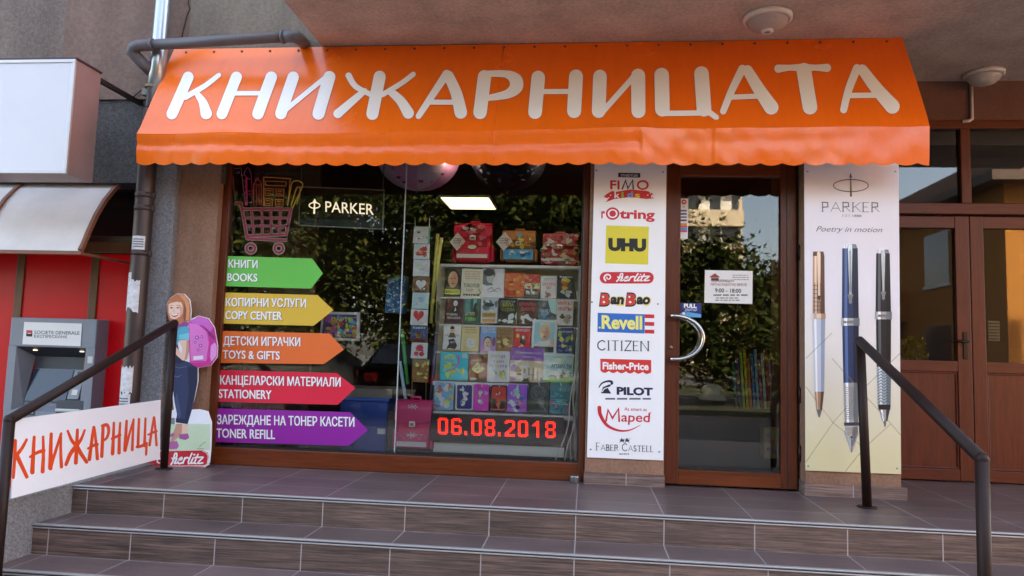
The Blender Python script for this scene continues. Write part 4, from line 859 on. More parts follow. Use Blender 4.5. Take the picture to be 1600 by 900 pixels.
def pen2(a):
    band(a, (1328, 381.5), (1328, 388), 9, 11.5, CH, 0, (CHD, WHITE)); band(a, (1328, 388), (1328.5, 497), 12, 13.2, NVY, 0, (NVD, NVL)); a.stroke([(1328, 386), (1328.2, 420), (1328.4, 450), (1328.4, 472)], (7, 5.5, 3.2, 5), CH, 4); a.poly([(1323.5, 460), (1333.2, 460), (1328.4, 476)], CHD, 5); a.stroke([(1328.2, 392), (1328.3, 456)], 1.4, CHD, 6)
    band(a, (1328.6, 497), (1328.6, 509), 14.2, 14.2, CH, 3, (CHD, WHITE)); a.bars(1317, 500, 1341, 506, 1, CHD, 6, .6, 3)
    band(a, (1328.8, 509), (1329.5, 598), 13, 11.8, NVY, 0, (NVD, NVL)); band(a, (1329.5, 598), (1330.2, 660), 12, 10.6, CH, 1, (CHD, WHITE)); a.bars(1320, 604, 1338, 656, 16, CHD, 4, .35, 9)
    band(a, (1330.2, 660), (1330.2, 665), 11.6, 11.6, GUN, 3); a.poly([(1320.5, 665), (1340.5, 665), (1341.5, 678), (1332, 706), (1330.6, 708), (1329.4, 706), (1319.5, 678)], CH, 1); a.poly([(1332, 667), (1340, 667), (1340, 678), (1331.5, 700)], CHD, 2); a.stroke([(1330.5, 684), (1330.6, 706)], .9, GUN, 3, cap=False); a.ell(1330.4, 683, 1.6, 1.8, GUN, 4, 10); a.bars(1322, 668, 1338, 680, 4, GOLD, 3, .3, 4)
part(pen2, 'pen_print', 'dark blue fountain pen with a silver grip and nib')
BKK, BKL = M('#17181a', .3), M('#55595e', .3)
def pen3(a):
    band(a, (1379.5, 390), (1379.5, 396), 8.4, 10, CH, 0, (CHD, WHITE)); band(a, (1379.5, 396), (1380, 487), 10.6, 12, BKK, 0, (M('#08090a', .3), BKL)); a.stroke([(1379.5, 395), (1379.8, 425), (1380, 450), (1380, 466)], (6.5, 5, 3, 4.6), CH, 4); a.poly([(1375.5, 456), (1384.5, 456), (1380, 470)], CHD, 5)
    band(a, (1380.2, 487), (1380.2, 499), 13, 13, CH, 3, (CHD, WHITE)); a.bars(1369, 490, 1391, 496, 1, CHD, 6, .6, 2)
    band(a, (1380.4, 499), (1380.8, 573), 11.8, 11, BKK, 0, (M('#08090a', .3), BKL)); band(a, (1380.8, 573), (1381.6, 632), 11.4, 9.8, M('#9fb0b8', .3, .3), 1, (M('#6c7f88', .3, .3), M('#d0dde2', .3)))
    for i in range(12):
        y = 577 + i * 4.6; a.stroke([(1371, y + 2), (1376, y - 1.5), (1381, y + 2), (1386, y - 1.5), (1391, y + 2)], 1.0, M('#4a565c', .4), 4, cap=False)
    band(a, (1381.6, 632), (1381.8, 640), 9.8, 9, BKK, 3); band(a, (1381.8, 640), (1382.4, 658), 8.4, 4, CH, 1, (GUN, WHITE)); band(a, (1382.4, 658), (1382.8, 667), 2.6, .8, CHD, 1)
part(pen3, 'pen_print', 'black rollerball with a chiselled silver grip')
screws(PP, [(1262, 268), (1399, 268), (1263, 728), (1402, 732)], YQ)

# ------------------------------------------------------------ standee of a girl
YS = PZ(300, 729.5, 0).y
ST = thing('standee', 'cardboard cutout of a smiling red haired girl carrying a pink school bag', 'standee', PZ(266, 731, 0))
ST.location.y = YS
G = lambda pts: [(230 + x / 3, 440 + y / 3) for x, y in pts]
b = MB(); CARD = M('#e6e6e8', .5)
outl = [(95, 150), (90, 110), (105, 78), (140, 56), (175, 58), (200, 85), (207, 130), (204, 176), (240, 160), (288, 172), (316, 215), (330, 300), (328, 354), (299, 393), (238, 405), (238, 470), (218, 560), (205, 600), (245, 598), (285, 608), (302, 660), (300, 760), (298, 800), (292, 850), (270, 872), (-40, 878), (-70, 868), (-75, 845), (-60, 800), (95, 790), (98, 700), (100, 610), (125, 600), (115, 500), (108, 380), (110, 240), (118, 195)]
b.prism([P(x, y, YS) for x, y in G(outl)], (0, .008, 0), CARD); b.build('cardboard', ST)
a = Art(at(YS), step=.0006)
def gp(pts, c, L=0, rough=.4): a.poly(G(pts), M(c, rough, var=.03, vs_=30), L)
gp([(100, 612), (240, 604), (280, 614), (296, 662), (294, 790), (100, 792)], '#dfe4ea', 0); gp([(100, 668), (296, 668), (294, 790), (100, 792)], '#bcd3b4', 1); gp([(105, 640), (130, 638), (130, 668), (105, 668)], '#7b8088', 2); a.stroke(G([(245, 775), (262, 758), (275, 752)]), .7, M('#4a5a4a'), 2); a.stroke(G([(235, 782), (268, 784)]), .6, M('#4a5a4a'), 2)
a.build('ground_print', ST)
a = Art(at(YS), step=.0006, base=.0045)
gp([(-66, 842), (-54, 806), (-20, 796), (262, 791), (284, 800), (290, 822), (284, 850), (264, 866), (-40, 870), (-60, 862)], '#c22230', 0); script(a, 230 + 112 / 3, 440 + 852 / 3, 50, 15, WHITE, 2, .8); a.ell(230 + 60 / 3, 440 + 840 / 3, 4.5, 4.2, WHITE, 2); a.ell(230 + 60 / 3, 440 + 840 / 3, 2.6, 2.4, M('#c22230'), 3)
a.stroke(G([(-62, 845), (-50, 862), (264, 862), (283, 846), (287, 822), (280, 803), (262, 794)]), .9, WHITE, 2, curve=3); a.build('logo_pill', ST)
a = Art(at(YS), step=.0006, base=.0012)
JN, JND, JNL = '#2c3656', '#1d2440', '#3f4b70'
gp([(118, 380), (180, 372), (238, 390), (236, 470), (218, 570), (205, 618), (190, 668), (135, 660), (140, 620), (128, 560), (118, 470)], JN, 0, .8); gp([(190, 400), (236, 395), (232, 480), (206, 600), (192, 655), (178, 640), (196, 520)], JND, 1, .8); a.stroke(G([(120, 395), (150, 405), (185, 398)]), .8, M('#5a678c', .8), 2); a.stroke(G([(125, 440), (140, 448), (158, 440)]), .7, M('#6d789a', .8), 2); gp([(128, 560), (140, 520), (160, 620), (150, 650), (140, 620)], JNL, 1, .8); gp([(135, 640), (195, 645), (190, 668), (135, 660)], JND, 2, .8)
gp([(116, 300), (135, 240), (150, 330), (182, 378), (118, 388)], JND, 1, .8)
a.build('jeans_print', ST)
a = Art(at(YS), step=.0006, base=.0018); SK, SKD = '#e3b9a4', '#c08d78'
gp([(138, 665), (168, 668), (160, 720), (128, 745), (118, 775), (108, 778), (110, 745)], SKD, 0); gp([(165, 668), (190, 668), (188, 705), (192, 722), (170, 726), (162, 715)], SK, 1)
gp([(98, 752), (140, 746), (150, 770), (140, 784), (108, 786), (98, 778)], '#b0609a', 2); gp([(150, 716), (192, 712), (198, 732), (180, 742), (152, 736)], '#a05490', 2); gp([(104, 716), (125, 708), (130, 722), (106, 730)], '#b0609a', 2); a.build('legs_print', ST)
a = Art(at(YS), step=.0006, base=.0024)
gp([(122, 212), (150, 196), (185, 195), (200, 230), (198, 276), (148, 280), (138, 300), (122, 275)], '#3f9fb4', 0); gp([(150, 250), (198, 240), (198, 272), (152, 270)], '#62bccb', 1); gp([(150, 276), (197, 272), (196, 325), (188, 366), (168, 370), (142, 348), (114, 316), (113, 284), (128, 292), (162, 338), (166, 310)], SK, 2); gp([(186, 276), (197, 274), (196, 325), (187, 364), (176, 366), (184, 330)], SKD, 3)
gp([(120, 215), (150, 192), (195, 190), (192, 208), (150, 212), (128, 245)], '#8c3a8c', 4); a.build('body_print', ST)
a = Art(at(YS), step=.0006, base=.0030); B1, B2, B3 = '#d873bb', '#c4308c', '#8c2a70'
gp([(195, 190), (240, 162), (288, 175), (316, 218), (330, 300), (328, 352), (298, 392), (236, 404), (200, 380)], B2, 0); gp([(198, 195), (240, 200), (280, 235), (290, 290), (278, 372), (206, 372)], B1, 1); gp([(205, 180), (242, 166), (285, 178), (310, 215), (298, 236), (262, 206), (212, 196)], '#c460b4', 2); gp([(262, 206), (298, 236), (320, 260), (316, 275), (292, 252)], B3, 3); gp([(300, 300), (318, 285), (328, 300), (326, 348), (302, 375), (296, 350)], '#d88ccc', 2); gp([(218, 350), (264, 346), (264, 364), (219, 368)], '#ddd4e0', 3)
for x, y, r_ in ((235, 262, 3), (258, 258, 2), (226, 284, 2), (252, 300, 2.6), (240, 320, 2)): a.ell(230 + x / 3, 440 + y / 3, r_, r_, M('#7a2a86'), 3, 10); a.ell(230 + x / 3, 440 + y / 3, r_ * .5, r_ * .5, M('#e8b8e0'), 4, 8)
a.stroke(G([(204, 376), (278, 374), (292, 290), (282, 236)]), 1.4, M('#e0409c'), 3, curve=3); a.build('school_bag_print', ST)
a = Art(at(YS), step=.0006, base=.0036); H1, H2, H3 = '#b56a44', '#cf8a5e', '#8c4830'
gp([(96, 150), (92, 112), (106, 80), (140, 58), (174, 60), (198, 86), (205, 130), (203, 182), (165, 196), (120, 196), (104, 180)], H1, 0); gp([(150, 62), (178, 66), (196, 95), (200, 140), (196, 180), (178, 184), (184, 130), (176, 92)], H2, 1); gp([(176, 96), (186, 130), (182, 184), (170, 188), (174, 130)], H3, 2)
a.poly(G([(102, 108), (112, 92), (140, 86), (162, 98), (170, 120), (167, 150), (152, 172), (128, 178), (112, 170), (102, 145)]), M('#e8c0aa', .45, var=.03), 2); gp([(150, 105), (168, 120), (165, 150), (152, 170), (156, 140)], '#d3a08a', 3); gp([(104, 105), (120, 84), (160, 82), (172, 100), (140, 94), (116, 100)], H1, 4)
for x in (116, 146): a.stroke(G([(x - 6, 123), (x, 120.5), (x + 7, 123)]), .8, M('#4a2c22'), 4); a.ell(230 + x / 3, 440 + 124.5 / 3, 1.2, .8, M('#2e3840'), 5, 10); a.stroke(G([(x - 8, 113), (x, 110), (x + 8, 113)]), .6, M('#a5694c'), 5)
a.stroke(G([(128, 128), (125, 141), (132, 143)]), .7, M('#c48c74'), 4); a.poly(G([(110, 148), (128, 154), (150, 147), (144, 162), (130, 167), (117, 162)]), M('#b0484a'), 4); a.poly(G([(113, 150.5), (128, 155), (147, 150), (142, 157), (128, 160), (117, 157)]), M('#f2f0ec'), 5)
gp([(140, 172), (165, 160), (178, 185), (160, 200), (130, 200)], H1, 3); a.build('head_print', ST)
b = MB(); p = P(280, 640, YS + .01); b.add([(p.x - .05, YS + .009, .3), (p.x + .05, YS + .009, .3), (p.x + .05, YS + .19, .0), (p.x - .05, YS + .19, .0)], [(0, 1, 2, 3)], CARD); b.build('strut', ST)

# ------------------------------------------------------------ stickers on the window glass
YG = .0255
def arrow(quad, col, l1, l2, label):
    pts = [P(x, y, YG) for x, y in quad]; c = sum(pts, Vector()) / len(pts); t = thing('arrow_sticker', label, 'sticker', c, 'arrow stickers on the shop window')
    b = MB(); b.prism(pts, (0, -.0012, 0), M(col, .45, var=.02)); b.build('arrow', t)
    a = Art(at(YG - .0014), step=.0005); sh = M('#3c3c46', .6)
    for k_, (s, x0, y0, x1, y1, h) in enumerate((l1, l2)):
        if k_: a.build('lettering', t); a = Art(at(YG - .0014), step=.0005)
        a.text(s, x0 + .8, y0 + .8, x1 + .8, y1 + .8, h, sh, 0, .008); a.text(s, x0, y0, x1, y1, h, WHITE, 2, .011); a.text(s, x0 + .55, y0 - .1, x1 + .55, y1 - .1, h, WHITE, 4, .011)
    a.build('lettering', t)
arrow([(354, 400), (488, 404), (504.5, 427), (486, 451), (351, 447)], '#55b548', ('КНИГИ', 357, 418, 402.5, 419, 12.3), ('BOOKS', 355.5, 439, 402, 440, 12.6), 'green arrow sticker reading КНИГИ BOOKS')
arrow([(350, 457), (496, 461), (521, 484.5), (490, 509), (346.5, 505.5)], '#d2aa38', ('КОПИРНИ УСЛУГИ', 353, 478.5, 478, 480, 13), ('COPY CENTER', 352, 498.5, 440.5, 500, 13.2), 'yellow arrow sticker reading КОПИРНИ УСЛУГИ COPY CENTER')
arrow([(346.5, 517), (515, 521), (537.5, 546), (506, 569), (343, 567)], '#e0682c', ('ДЕТСКИ ИГРАЧКИ', 349, 539, 469, 541, 13.6), ('TOYS & GIFTS', 348, 560, 437, 562, 13.4), 'orange arrow sticker reading ДЕТСКИ ИГРАЧКИ TOYS & GIFTS')
arrow([(342, 578), (526.5, 583), (555.5, 606), (528, 632.5), (337, 627.5)], '#d81c3a', ('КАНЦЕЛАРСКИ МАТЕРИАЛИ', 344, 600.5, 532, 604, 14), ('STATIONERY', 342, 621.5, 424, 623.5, 14), 'red arrow sticker reading КАНЦЕЛАРСКИ МАТЕРИАЛИ STATIONERY')
arrow([(337, 638), (547, 644), (575.5, 672), (545, 696.5), (333, 690.5)], '#8e1a92', ('ЗАРЕЖДАНЕ НА ТОНЕР КАСЕТИ', 339, 662.5, 553.5, 666.5, 14.6), ('TONER REFILL', 338, 683.5, 429.5, 686, 14.8), 'purple arrow sticker reading ЗАРЕЖДАНЕ НА ТОНЕР КАСЕТИ TONER REFILL')
c = P(415, 395, YG); CT = thing('cart_sticker', 'maroon shopping cart sticker filled with pencils, ruler, calculator and paper clip on the window', 'sticker', c)
a = Art(at(YG), step=.0005, base=.0008); K = lambda pts: [(350 + x / 5.625, 250 + y / 5.625) for x, y in pts]
MAR, OUT = M('#741024', .5), M('#9a867e', .5)
def two(pts, w, m=MAR, o=1.8, L=0, oc=OUT): a.stroke(K(pts), w + o, oc, L); a.stroke(K(pts), w, m, L + 2)
two([(108, 382), (150, 382), (205, 690), (540, 705)], 4, o=1.2); two([(165, 432), (590, 432), (545, 655), (205, 668)], 3.8, o=1.2)
for x0, x1 in ((240, 262), (332, 338), (412, 420), (497, 482)): two([(x0, 436), (x1, 660)], 3.2, o=.8)
for y in (510, 580): two([(178 + (y - 436) * .13, y), (588 - (y - 436) * .18, y)], 3.2, o=.8)
for x in (237, 483):
    cx, cy = K([(x, 778)])[0]; a.ring(cx, cy, 9.6, 9.4, 1.2, OUT, 3); a.ring(cx, cy, 8.6, 8.4, 4, MAR, 4); a.ring(cx, cy, 4.6, 4.4, 1.1, OUT, 5); a.stroke(K([(x + 10, 700), (x + 5, 745)]), 2.2, MAR, 3)
a.build('cart', CT)
a = Art(at(YG), step=.0005, base=.0008)
def line(pts, c, w=.95, curve=0): a.stroke(K(pts), w, M(c, .5), 0, curve=curve)
cR, cP, cK, cO, cY = '#8a5a60', '#a01c58', '#b04a3a', '#b8743c', '#b8a23c'
line([(150, 70), (72, 80), (98, 345), (108, 348)], cR); line([(150, 70), (190, 398)], cR); cx, cy = K([(122, 107)])[0]; a.ring(cx, cy, 3.2, 3.2, 1.2, M('#3a1a24'), 0)
for i in range(5): line([(152 + i * 9, 135 + i * 50), (175 + i * 8, 133 + i * 50)], cR)
line([(205, 160), (182, 130), (185, 95), (205, 70)], cP, 1.2, 3); line([(185, 160), (240, 165), (232, 100), (212, 72)], cP, 1.0, 3); a.poly(K([(188, 165), (206, 165), (210, 396), (192, 396)]), M(cP), 0); line([(240, 165), (262, 396)], cP); line([(190, 275), (250, 270)], cP); line([(190, 300), (254, 296)], cP)
line([(262, 396), (262, 215), (295, 150), (330, 212), (330, 396)], cK); line([(262, 218), (330, 216)], cK); line([(285, 225), (288, 396)], cK); line([(308, 225), (310, 396)], cK); a.poly(K([(282, 180), (295, 150), (310, 178)]), M('#9a2a3a'), 1)
line([(350, 400), (350, 150), (585, 165), (560, 400)], cO, 1.4); line([(365, 185), (548, 192), (544, 228), (368, 225), (365, 185)], cO)
for x, y in ((362, 250), (455, 255), (356, 340), (450, 345)): line([(x, y), (x + 72, y + 3), (x + 68, y + 62), (x + 4, y + 60), (x, y)], cO, 1.0); line([(x + 18, y + 18), (x + 52, y + 20)], cO, 1.3); line([(x + 18, y + 42), (x + 52, y + 44)], cO, 1.3)
line([(600, 428), (688, 240), (684, 200), (650, 182), (612, 190), (592, 225), (560, 400)], cY, 1.3, 3); line([(640, 390), (672, 260), (650, 240), (632, 260), (590, 410)], cY, 1.2, 3); line([(620, 300), (640, 250)], cY, 1)
a.build('stationery', CT)
# stickers and notice on the door glass
YD_ = .0255
def dsheet(name, label, cat, quad, mat):
    pts = [P(x, y, YD_) for x, y in quad]; t = thing(name, label, cat, (pts[2] + pts[3]) / 2); b = MB(); b.prism(pts, (0, -.0008, 0), mat); b.build('sheet', t); return t, Art(at(YD_ - .001), step=.0004)
SHT = M('#d9d8d4', .5, var=.02)
t, a = dsheet('card_sticker', 'narrow white payment card sticker along the edge of the door glass', 'sticker', [(1062, 310), (1075.5, 310.5), (1074.5, 373), (1061, 372.5)], SHT)
a.ell(1068.6, 315.5, 4, 4, M('#c8303a'), 0); a.ell(1068.6, 315.5, 2, 1.2, SHT, 1, 10); a.ell(1068.4, 323, 2, 1.8, M('#b9b4b0'), 0, 10)
for i, c in enumerate(('#3a4a8a', '#2c3c7c', '#6a6a74', '#27407c')): a.rect(1063.5, 328 + i * 5, 1073, 330.6 + i * 5, M(c), 0)
for i, c in enumerate(('#d88a3a', '#c85a3a', '#3a8ac0', '#c04a7a')): a.rect(1062.6, 348.6 + i * 3.6, 1073.6, 352 + i * 3.6, M(c), 0)
a.build('card_print', t)
t, a = dsheet('opening_hours_notice', 'white opening hours notice reading 9:00 - 18:00 on the door glass', 'notice', [(1101.5, 422), (1176, 423.5), (1175.5, 475), (1100.5, 473)], SHT)
tx = M('#3c3a40', .6); a.poly([(1108, 433), (1117, 427), (1125, 433), (1121, 434), (1112, 434)], M('#8a3a34'), 0); a.rect(1111, 434.5, 1123, 438.6, M('#4a2420'), 0); a.text('КНИЖАРНИЦАТА', 1112, 440.4, 1147, 441, 4.2, M('#6a3430'), 1, .01); a.bars(1144, 428.5, 1170, 439, 3, M('#8a888c'), 1, .35, 3)
a.text('ЛЯТНО РАБОТНО ВРЕМЕ', 1110, 446.4, 1167, 447, 4, M('#9a4844'), 0, .01); a.text('9:00 - 18:00', 1117, 456.6, 1158, 457.4, 6.4, tx, 0, .02); a.bars(1109, 459, 1168, 463, 1, M('#6a686c'), 1, .55, 6); a.bars(1117, 464, 1158, 471, 2, M('#7a787c'), 1, .45, 7); a.build('print', t)
t, a = dsheet('pull_sticker', 'small blue and white sticker reading PULL above the steel door handle', 'sticker', [(1063, 473), (1096, 473.6), (1095.6, 496), (1062.4, 495.4)], M('#1a2a6c', .4))
a.text('PULL', 1068.5, 480.6, 1088.5, 481, 6.2, WHITE, 0, .05); a.text('ДЪРПАЙ', 1070, 486, 1089, 486.4, 4, M('#b8c8e8'), 0, .02); a.poly([(1062.6, 490), (1075, 487.5), (1095.6, 491), (1095.5, 496), (1062.4, 495.4)], M('#4aa0d0'), 0); a.ell(1068, 489.5, 2.4, 2, WHITE, 1, 12); a.poly([(1066, 495), (1068, 490), (1072, 495)], WHITE, 1); a.build('sticker_print', t)

# ------------------------------------------------------------ things inside the window
pt = PZ(733, 316.5, 2.44)
t = thing('ceiling_panel_light', 'lit square ceiling panel light inside the shop', 'lamp', (pt.x, pt.y, 2.44)); b = MB(); b.box((pt.x - .25, pt.y - .3, 2.425), (pt.x + .25, pt.y + .3, 2.449), M('#fff2cf', .5, emit=.22)); b.build('diffuser', t)
b = MB(); b.box((pt.x - .27, pt.y - .32, 2.43), (pt.x + .27, pt.y - .301, 2.4495), WHITE); b.box((pt.x - .27, pt.y + .301, 2.43), (pt.x + .27, pt.y + .32, 2.4495), WHITE); b.box((pt.x - .27, pt.y - .301, 2.43), (pt.x - .251, pt.y + .301, 2.4495), WHITE); b.box((pt.x + .251, pt.y - .301, 2.43), (pt.x + .27, pt.y + .301, 2.4495), WHITE); b.build('frame', t)
# hanging sign with a pen maker's name, its letters given glow to stay legible
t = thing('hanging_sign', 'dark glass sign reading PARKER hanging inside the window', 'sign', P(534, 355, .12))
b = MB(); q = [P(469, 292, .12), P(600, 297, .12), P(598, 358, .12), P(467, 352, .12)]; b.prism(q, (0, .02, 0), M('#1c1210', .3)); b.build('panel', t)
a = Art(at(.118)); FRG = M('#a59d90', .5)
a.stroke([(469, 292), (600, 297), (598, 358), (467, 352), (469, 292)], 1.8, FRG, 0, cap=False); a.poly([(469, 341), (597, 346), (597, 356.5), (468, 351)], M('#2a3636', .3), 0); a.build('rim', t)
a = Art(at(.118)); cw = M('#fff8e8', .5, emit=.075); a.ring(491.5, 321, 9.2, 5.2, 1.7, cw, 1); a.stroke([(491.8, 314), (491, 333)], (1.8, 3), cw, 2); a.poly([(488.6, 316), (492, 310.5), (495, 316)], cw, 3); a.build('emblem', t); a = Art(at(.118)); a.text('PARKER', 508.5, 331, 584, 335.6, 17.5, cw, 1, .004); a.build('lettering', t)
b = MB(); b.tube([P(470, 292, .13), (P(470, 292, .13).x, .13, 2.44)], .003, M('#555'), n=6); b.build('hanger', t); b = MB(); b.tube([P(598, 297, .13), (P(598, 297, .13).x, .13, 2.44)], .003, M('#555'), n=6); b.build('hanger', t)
# board wall behind the stickers
b = MB(); x0, x1 = P(330, 500, .62).x, P(492, 420, .62).x; b.box((x0, .62, 0), (x1, .66, 2.44), M('#7c5a42', .6, var=.12, vs_=4, stretch=(4, 4, .6))); tag(b.build('board_wall'), 'brown board partition standing behind the arrow stickers', 'partition')
# unseen tube lamp set over the display as fill light for the books
tz = P(800, 247, .2); x0, x1 = P(690, 247, .2).x, P(902, 247, .2).x
t = thing('fill_tube_lamp', 'unseen tube lamp set above the window display to brighten it, behind the awning edge', 'lamp', ((x0 + x1) / 2, .2, tz.z))
b = MB(); b.tube([(x0, .2, tz.z), (x1, .2, tz.z)], .013, M('#fff4e6', .5, emit=3.6), n=12); b.build('tube', t)
b = MB(); b.box((x0 - .02, .18, tz.z + .016), (x1 + .02, .22, tz.z + .05), M('#888480', .5)); b.build('batten', t)
# umbrellas
def umbrella(px, py0, py1, halfpx, Y, c1, c2, label, motif):
    tip = P(px, py1, Y); r = abs(P(px + halfpx, py0, Y).x - P(px, py0, Y).x); h = abs(P(px, py0, Y).z - tip.z) * 1.3
    t = thing('umbrella', label, 'umbrella', tip); n = 8
    for k in range(n):
        b = MB(); vs_ = []; fs = []; m = 8; q = 5
        for i in range(m + 1):
            u = i / m
            for j in range(q + 1):
                an = 2 * math.pi * (k + j / q) / n + .2; sag = 1 - .07 * math.sin(math.pi * j / q) * u
                rr_ = r * math.sin(u * math.pi / 2) ** .9 * sag; vs_.append((tip.x + rr_ * math.cos(an), Y + rr_ * math.sin(an) * .9, tip.z + h * (1 - math.cos(u * math.pi / 2)) * 1.0))
        for i in range(m):
            for j in range(q): a_ = i * (q + 1) + j; fs.append((a_, a_ + 1, a_ + q + 2, a_ + q + 1))
        b.add(vs_, fs, c1 if k % 2 == 0 else c2, True); b.build('canopy_panel', t)
    def um(an, u): rr_ = r * math.sin(u * math.pi / 2) ** .9 * .965; return Vector((tip.x + rr_ * math.cos(an), Y + rr_ * math.sin(an) * .9, tip.z + h * (1 - math.cos(u * math.pi / 2))))
    a = Art(um, (0, -.8, -.6), px=False, step=.0008, base=.006); rd = random.Random(motif[2])
    for i in range(motif[1]):
        an, u = R(rd.uniform(205, 335)), rd.uniform(.3, .92); s1, s2 = rd.uniform(.03, .12), rd.uniform(.015, .05)
        a.poly([(an + s1 * math.cos(q_) * (1 + .3 * math.sin(3 * q_)), u + s2 * math.sin(q_)) for q_ in (6.283 * j / 9 for j in range(9))], M(motif[0][i % 4], .85, spec=.1), i % 3)
    a.build('printed_motif', t)
    b = MB(); b.tube([tip - Vector((0, 0, .02)), tip + Vector((0, 0, .5))], .005, M('#aaa', .3, .7), n=8); b.build('shaft', t)
    for k in range(n):
        an = 2 * math.pi * k / n + .2; b = MB(); b.tube([(tip.x + r * math.sin(u * math.pi / 2) ** .9 * math.cos(an), Y + r * .9 * math.sin(u * math.pi / 2) ** .9 * math.sin(an), tip.z + h * (1 - math.cos(u * math.pi / 2)) + .004) for u in (0, .25, .5, .75, 1)], .0025, M('#bbb', .3, .7), n=5); b.build('rib', t)
umbrella(652, 256, 297, 64, .38, M('#e3c3da', .85, var=.1, spec=.1), M('#dc9cc8', .85, var=.1, spec=.1), 'pale pink umbrella hanging upside down under the awning edge', (('#b02468', '#c84a8a', '#8a2a6c', '#e8dce4'), 11, 3))
umbrella(793, 256, 298, 60, .38, M('#1c1c24', .85, var=.2, vs_=20, spec=.1), M('#2a2c36', .85, var=.3, vs_=25, spec=.1), 'black patterned umbrella hanging upside down under the awning edge', (('#5a6a7c', '#8a94a4', '#4a4a5c', '#c8ccd4'), 30, 8))
# shelf unit
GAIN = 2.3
SHF = M('#cbbba2', .5, var=.08, vs_=5, stretch=(.6, 4, 4))
YR = [.62, .56, .50, .43, .34, .26]
t = thing('display_stand', 'pale stepped display stand filled with books behind the window glass', 'shelf', P(790, 712, .4))
def shelf(xa, ya, xb, yb_, Y, dep, th):
    p, q = P(xa, ya, Y), P(xb, yb_, Y); b = MB(); b.box((p.x, Y, (p.z + q.z) / 2 - th), (q.x, Y + dep, (p.z + q.z) / 2), SHF, .002); b.build('shelf_board', t); return (p.z + q.z) / 2
sh0 = shelf(688, 411, 906, 417, .58, .3, .022); shelf(688, 464, 903, 468, .55, .12, .012); shelf(684, 507, 903, 511, .49, .12, .012); shelf(680, 550, 901, 554, .42, .12, .012); sh4 = shelf(676, 597, 900, 601, .34, .14, .03); sh5 = shelf(676, 643, 900, 650, .25, .2, .03)
b = MB(); p, q = P(684, 412, .74), P(906, 700, .74); b.box((p.x, .74, .05), (q.x, .76, p.z), M('#a79680', .6, var=.1)); b.build('back_panel', t)
for x, y in ((904, 470),): p = P(x, y, .6); b = MB(); b.box((p.x, .4, .02), (p.x + .02, .76, sh0 - .02), SHF); b.build('side_panel', t)
b = MB(); p, q = P(672, 690, .24), P(881, 719, .24); b.box((p.x, .24, wz + .002), (q.x, .26, p.z), M('#cfc7b0', .5, var=.05, stretch=(1, 1, 6))); b.build('kick_board', t)
# LED date display
t = thing('led_display', 'dark LED display showing the red date 06.08.2018 under the pencil cases', 'display', P(776, 690, .2))
b = MB(); q = [P(674, 646, .2), P(881, 653, .2), P(881, 696, .2), P(672, 688.5, .2)]; b.prism(q, (0, .05, 0), M('#1f171d', .35)); b.build('case', t)
FNT = {'0': '0111110 1111111 1100011 1100011 1100011 1100011 1100011 1100011 1100011 1100011 1111111 0111110', '6': '0111110 1111111 1100011 1100000 1100000 1111110 1111111 1100011 1100011 1100011 1111111 0111110', '8': '0111110 1111111 1100011 1100011 1100011 0111110 0111110 1100011 1100011 1100011 1111111 0111110', '2': '0111110 1111111 1100011 0000011 0000011 0000111 0001110 0011100 0111000 1110000 1111111 1111111', '1': '0001100 0011100 0111100 1111100 0001100 0001100 0001100 0001100 0001100 0001100 0001100 0001100', '.': '0 0 0 0 0 0 0 0 0 11 11 11'}
a = Art(at(.199)); LEDM = M('#ff2a1e', .4, emit=.32); pos = {0: 684, 1: 705, 2: 725.5, 3: 736.5, 4: 757.5, 5: 778, 6: 788.5, 7: 809, 8: 831, 9: 852}
for i, ch in enumerate('06.08.2018'):
    for r_, row in enumerate(FNT[ch].split()):
        for c_, bit in enumerate(row):
            if bit == '1':
                x = pos[i] + c_ * 2.35; y = 652.3 + (x - 684) * .034 + r_ * 2.2; a.rect(x + .4, y + .35, x + 1.85, y + 1.75, LEDM, 0)
a.build('date_digits', t)

# ------------------------------------------------------------ books, cards, pencil cases
rj = random.Random(5)
def flat_item(name, label, cat, group, box, Y, th, body, art, tilt=-5, r=0, pname='cover_print', mid=.004, ztop=None):
    """an upright book, card or case of the size and place of that photo box; art draws on its face in 0..1 coordinates"""
    x0, y0, x1, y1 = box; p, q = P((x0 + x1) / 2, y1, Y), P((x0 + x1) / 2, y0, Y); w = P(x1, (y0 + y1) / 2, Y).x - P(x0, (y0 + y1) / 2, Y).x; h = q.z - p.z
    b = MB()
    if r: 
        pts = []
        for cx, cz, t0 in ((w / 2 - r, h - r, 0), (-w / 2 + r, h - r, 90), (-w / 2 + r, r, 180), (w / 2 - r, r, 270)):
            for i in range(6): t_ = R(t0 + i * 18); pts.append((p.x + cx + r * math.cos(t_), Y, p.z + cz + r * math.sin(t_)))
        b.prism(pts, (0, th, 0), body)
    else: b.box((p.x - w / 2, Y, p.z), (p.x + w / 2, Y + th, p.z + h), body, .0015)
    o = b.build(name, None, origin=(p.x, Y, p.z)); tag(o, label, cat, group)
    a = Art(lambda u, v: Vector((p.x - w / 2 + u * w, Y, p.z + v * h)), px=False, step=.0004, base=.0008)
    if art: art(a, w, h); a.build(pname, o)
    o.rotation_euler.x = R(tilt + rj.uniform(-2, 1.5)); o.rotation_euler.y = R(rj.uniform(-.9, .9)); o.rotation_euler.z = R(rj.uniform(-3, 3)); return o
def bg(a, c, m=.0): a.rect(m, m, 1 - m, 1 - m, M(c, .42, var=.08, vs_=30), 0)
def tt(a, s, u0, v, u1, h, c, L=3, bold=.02): a.text(s, u0, v, u1, v, h, M(c, .5), L, bold)
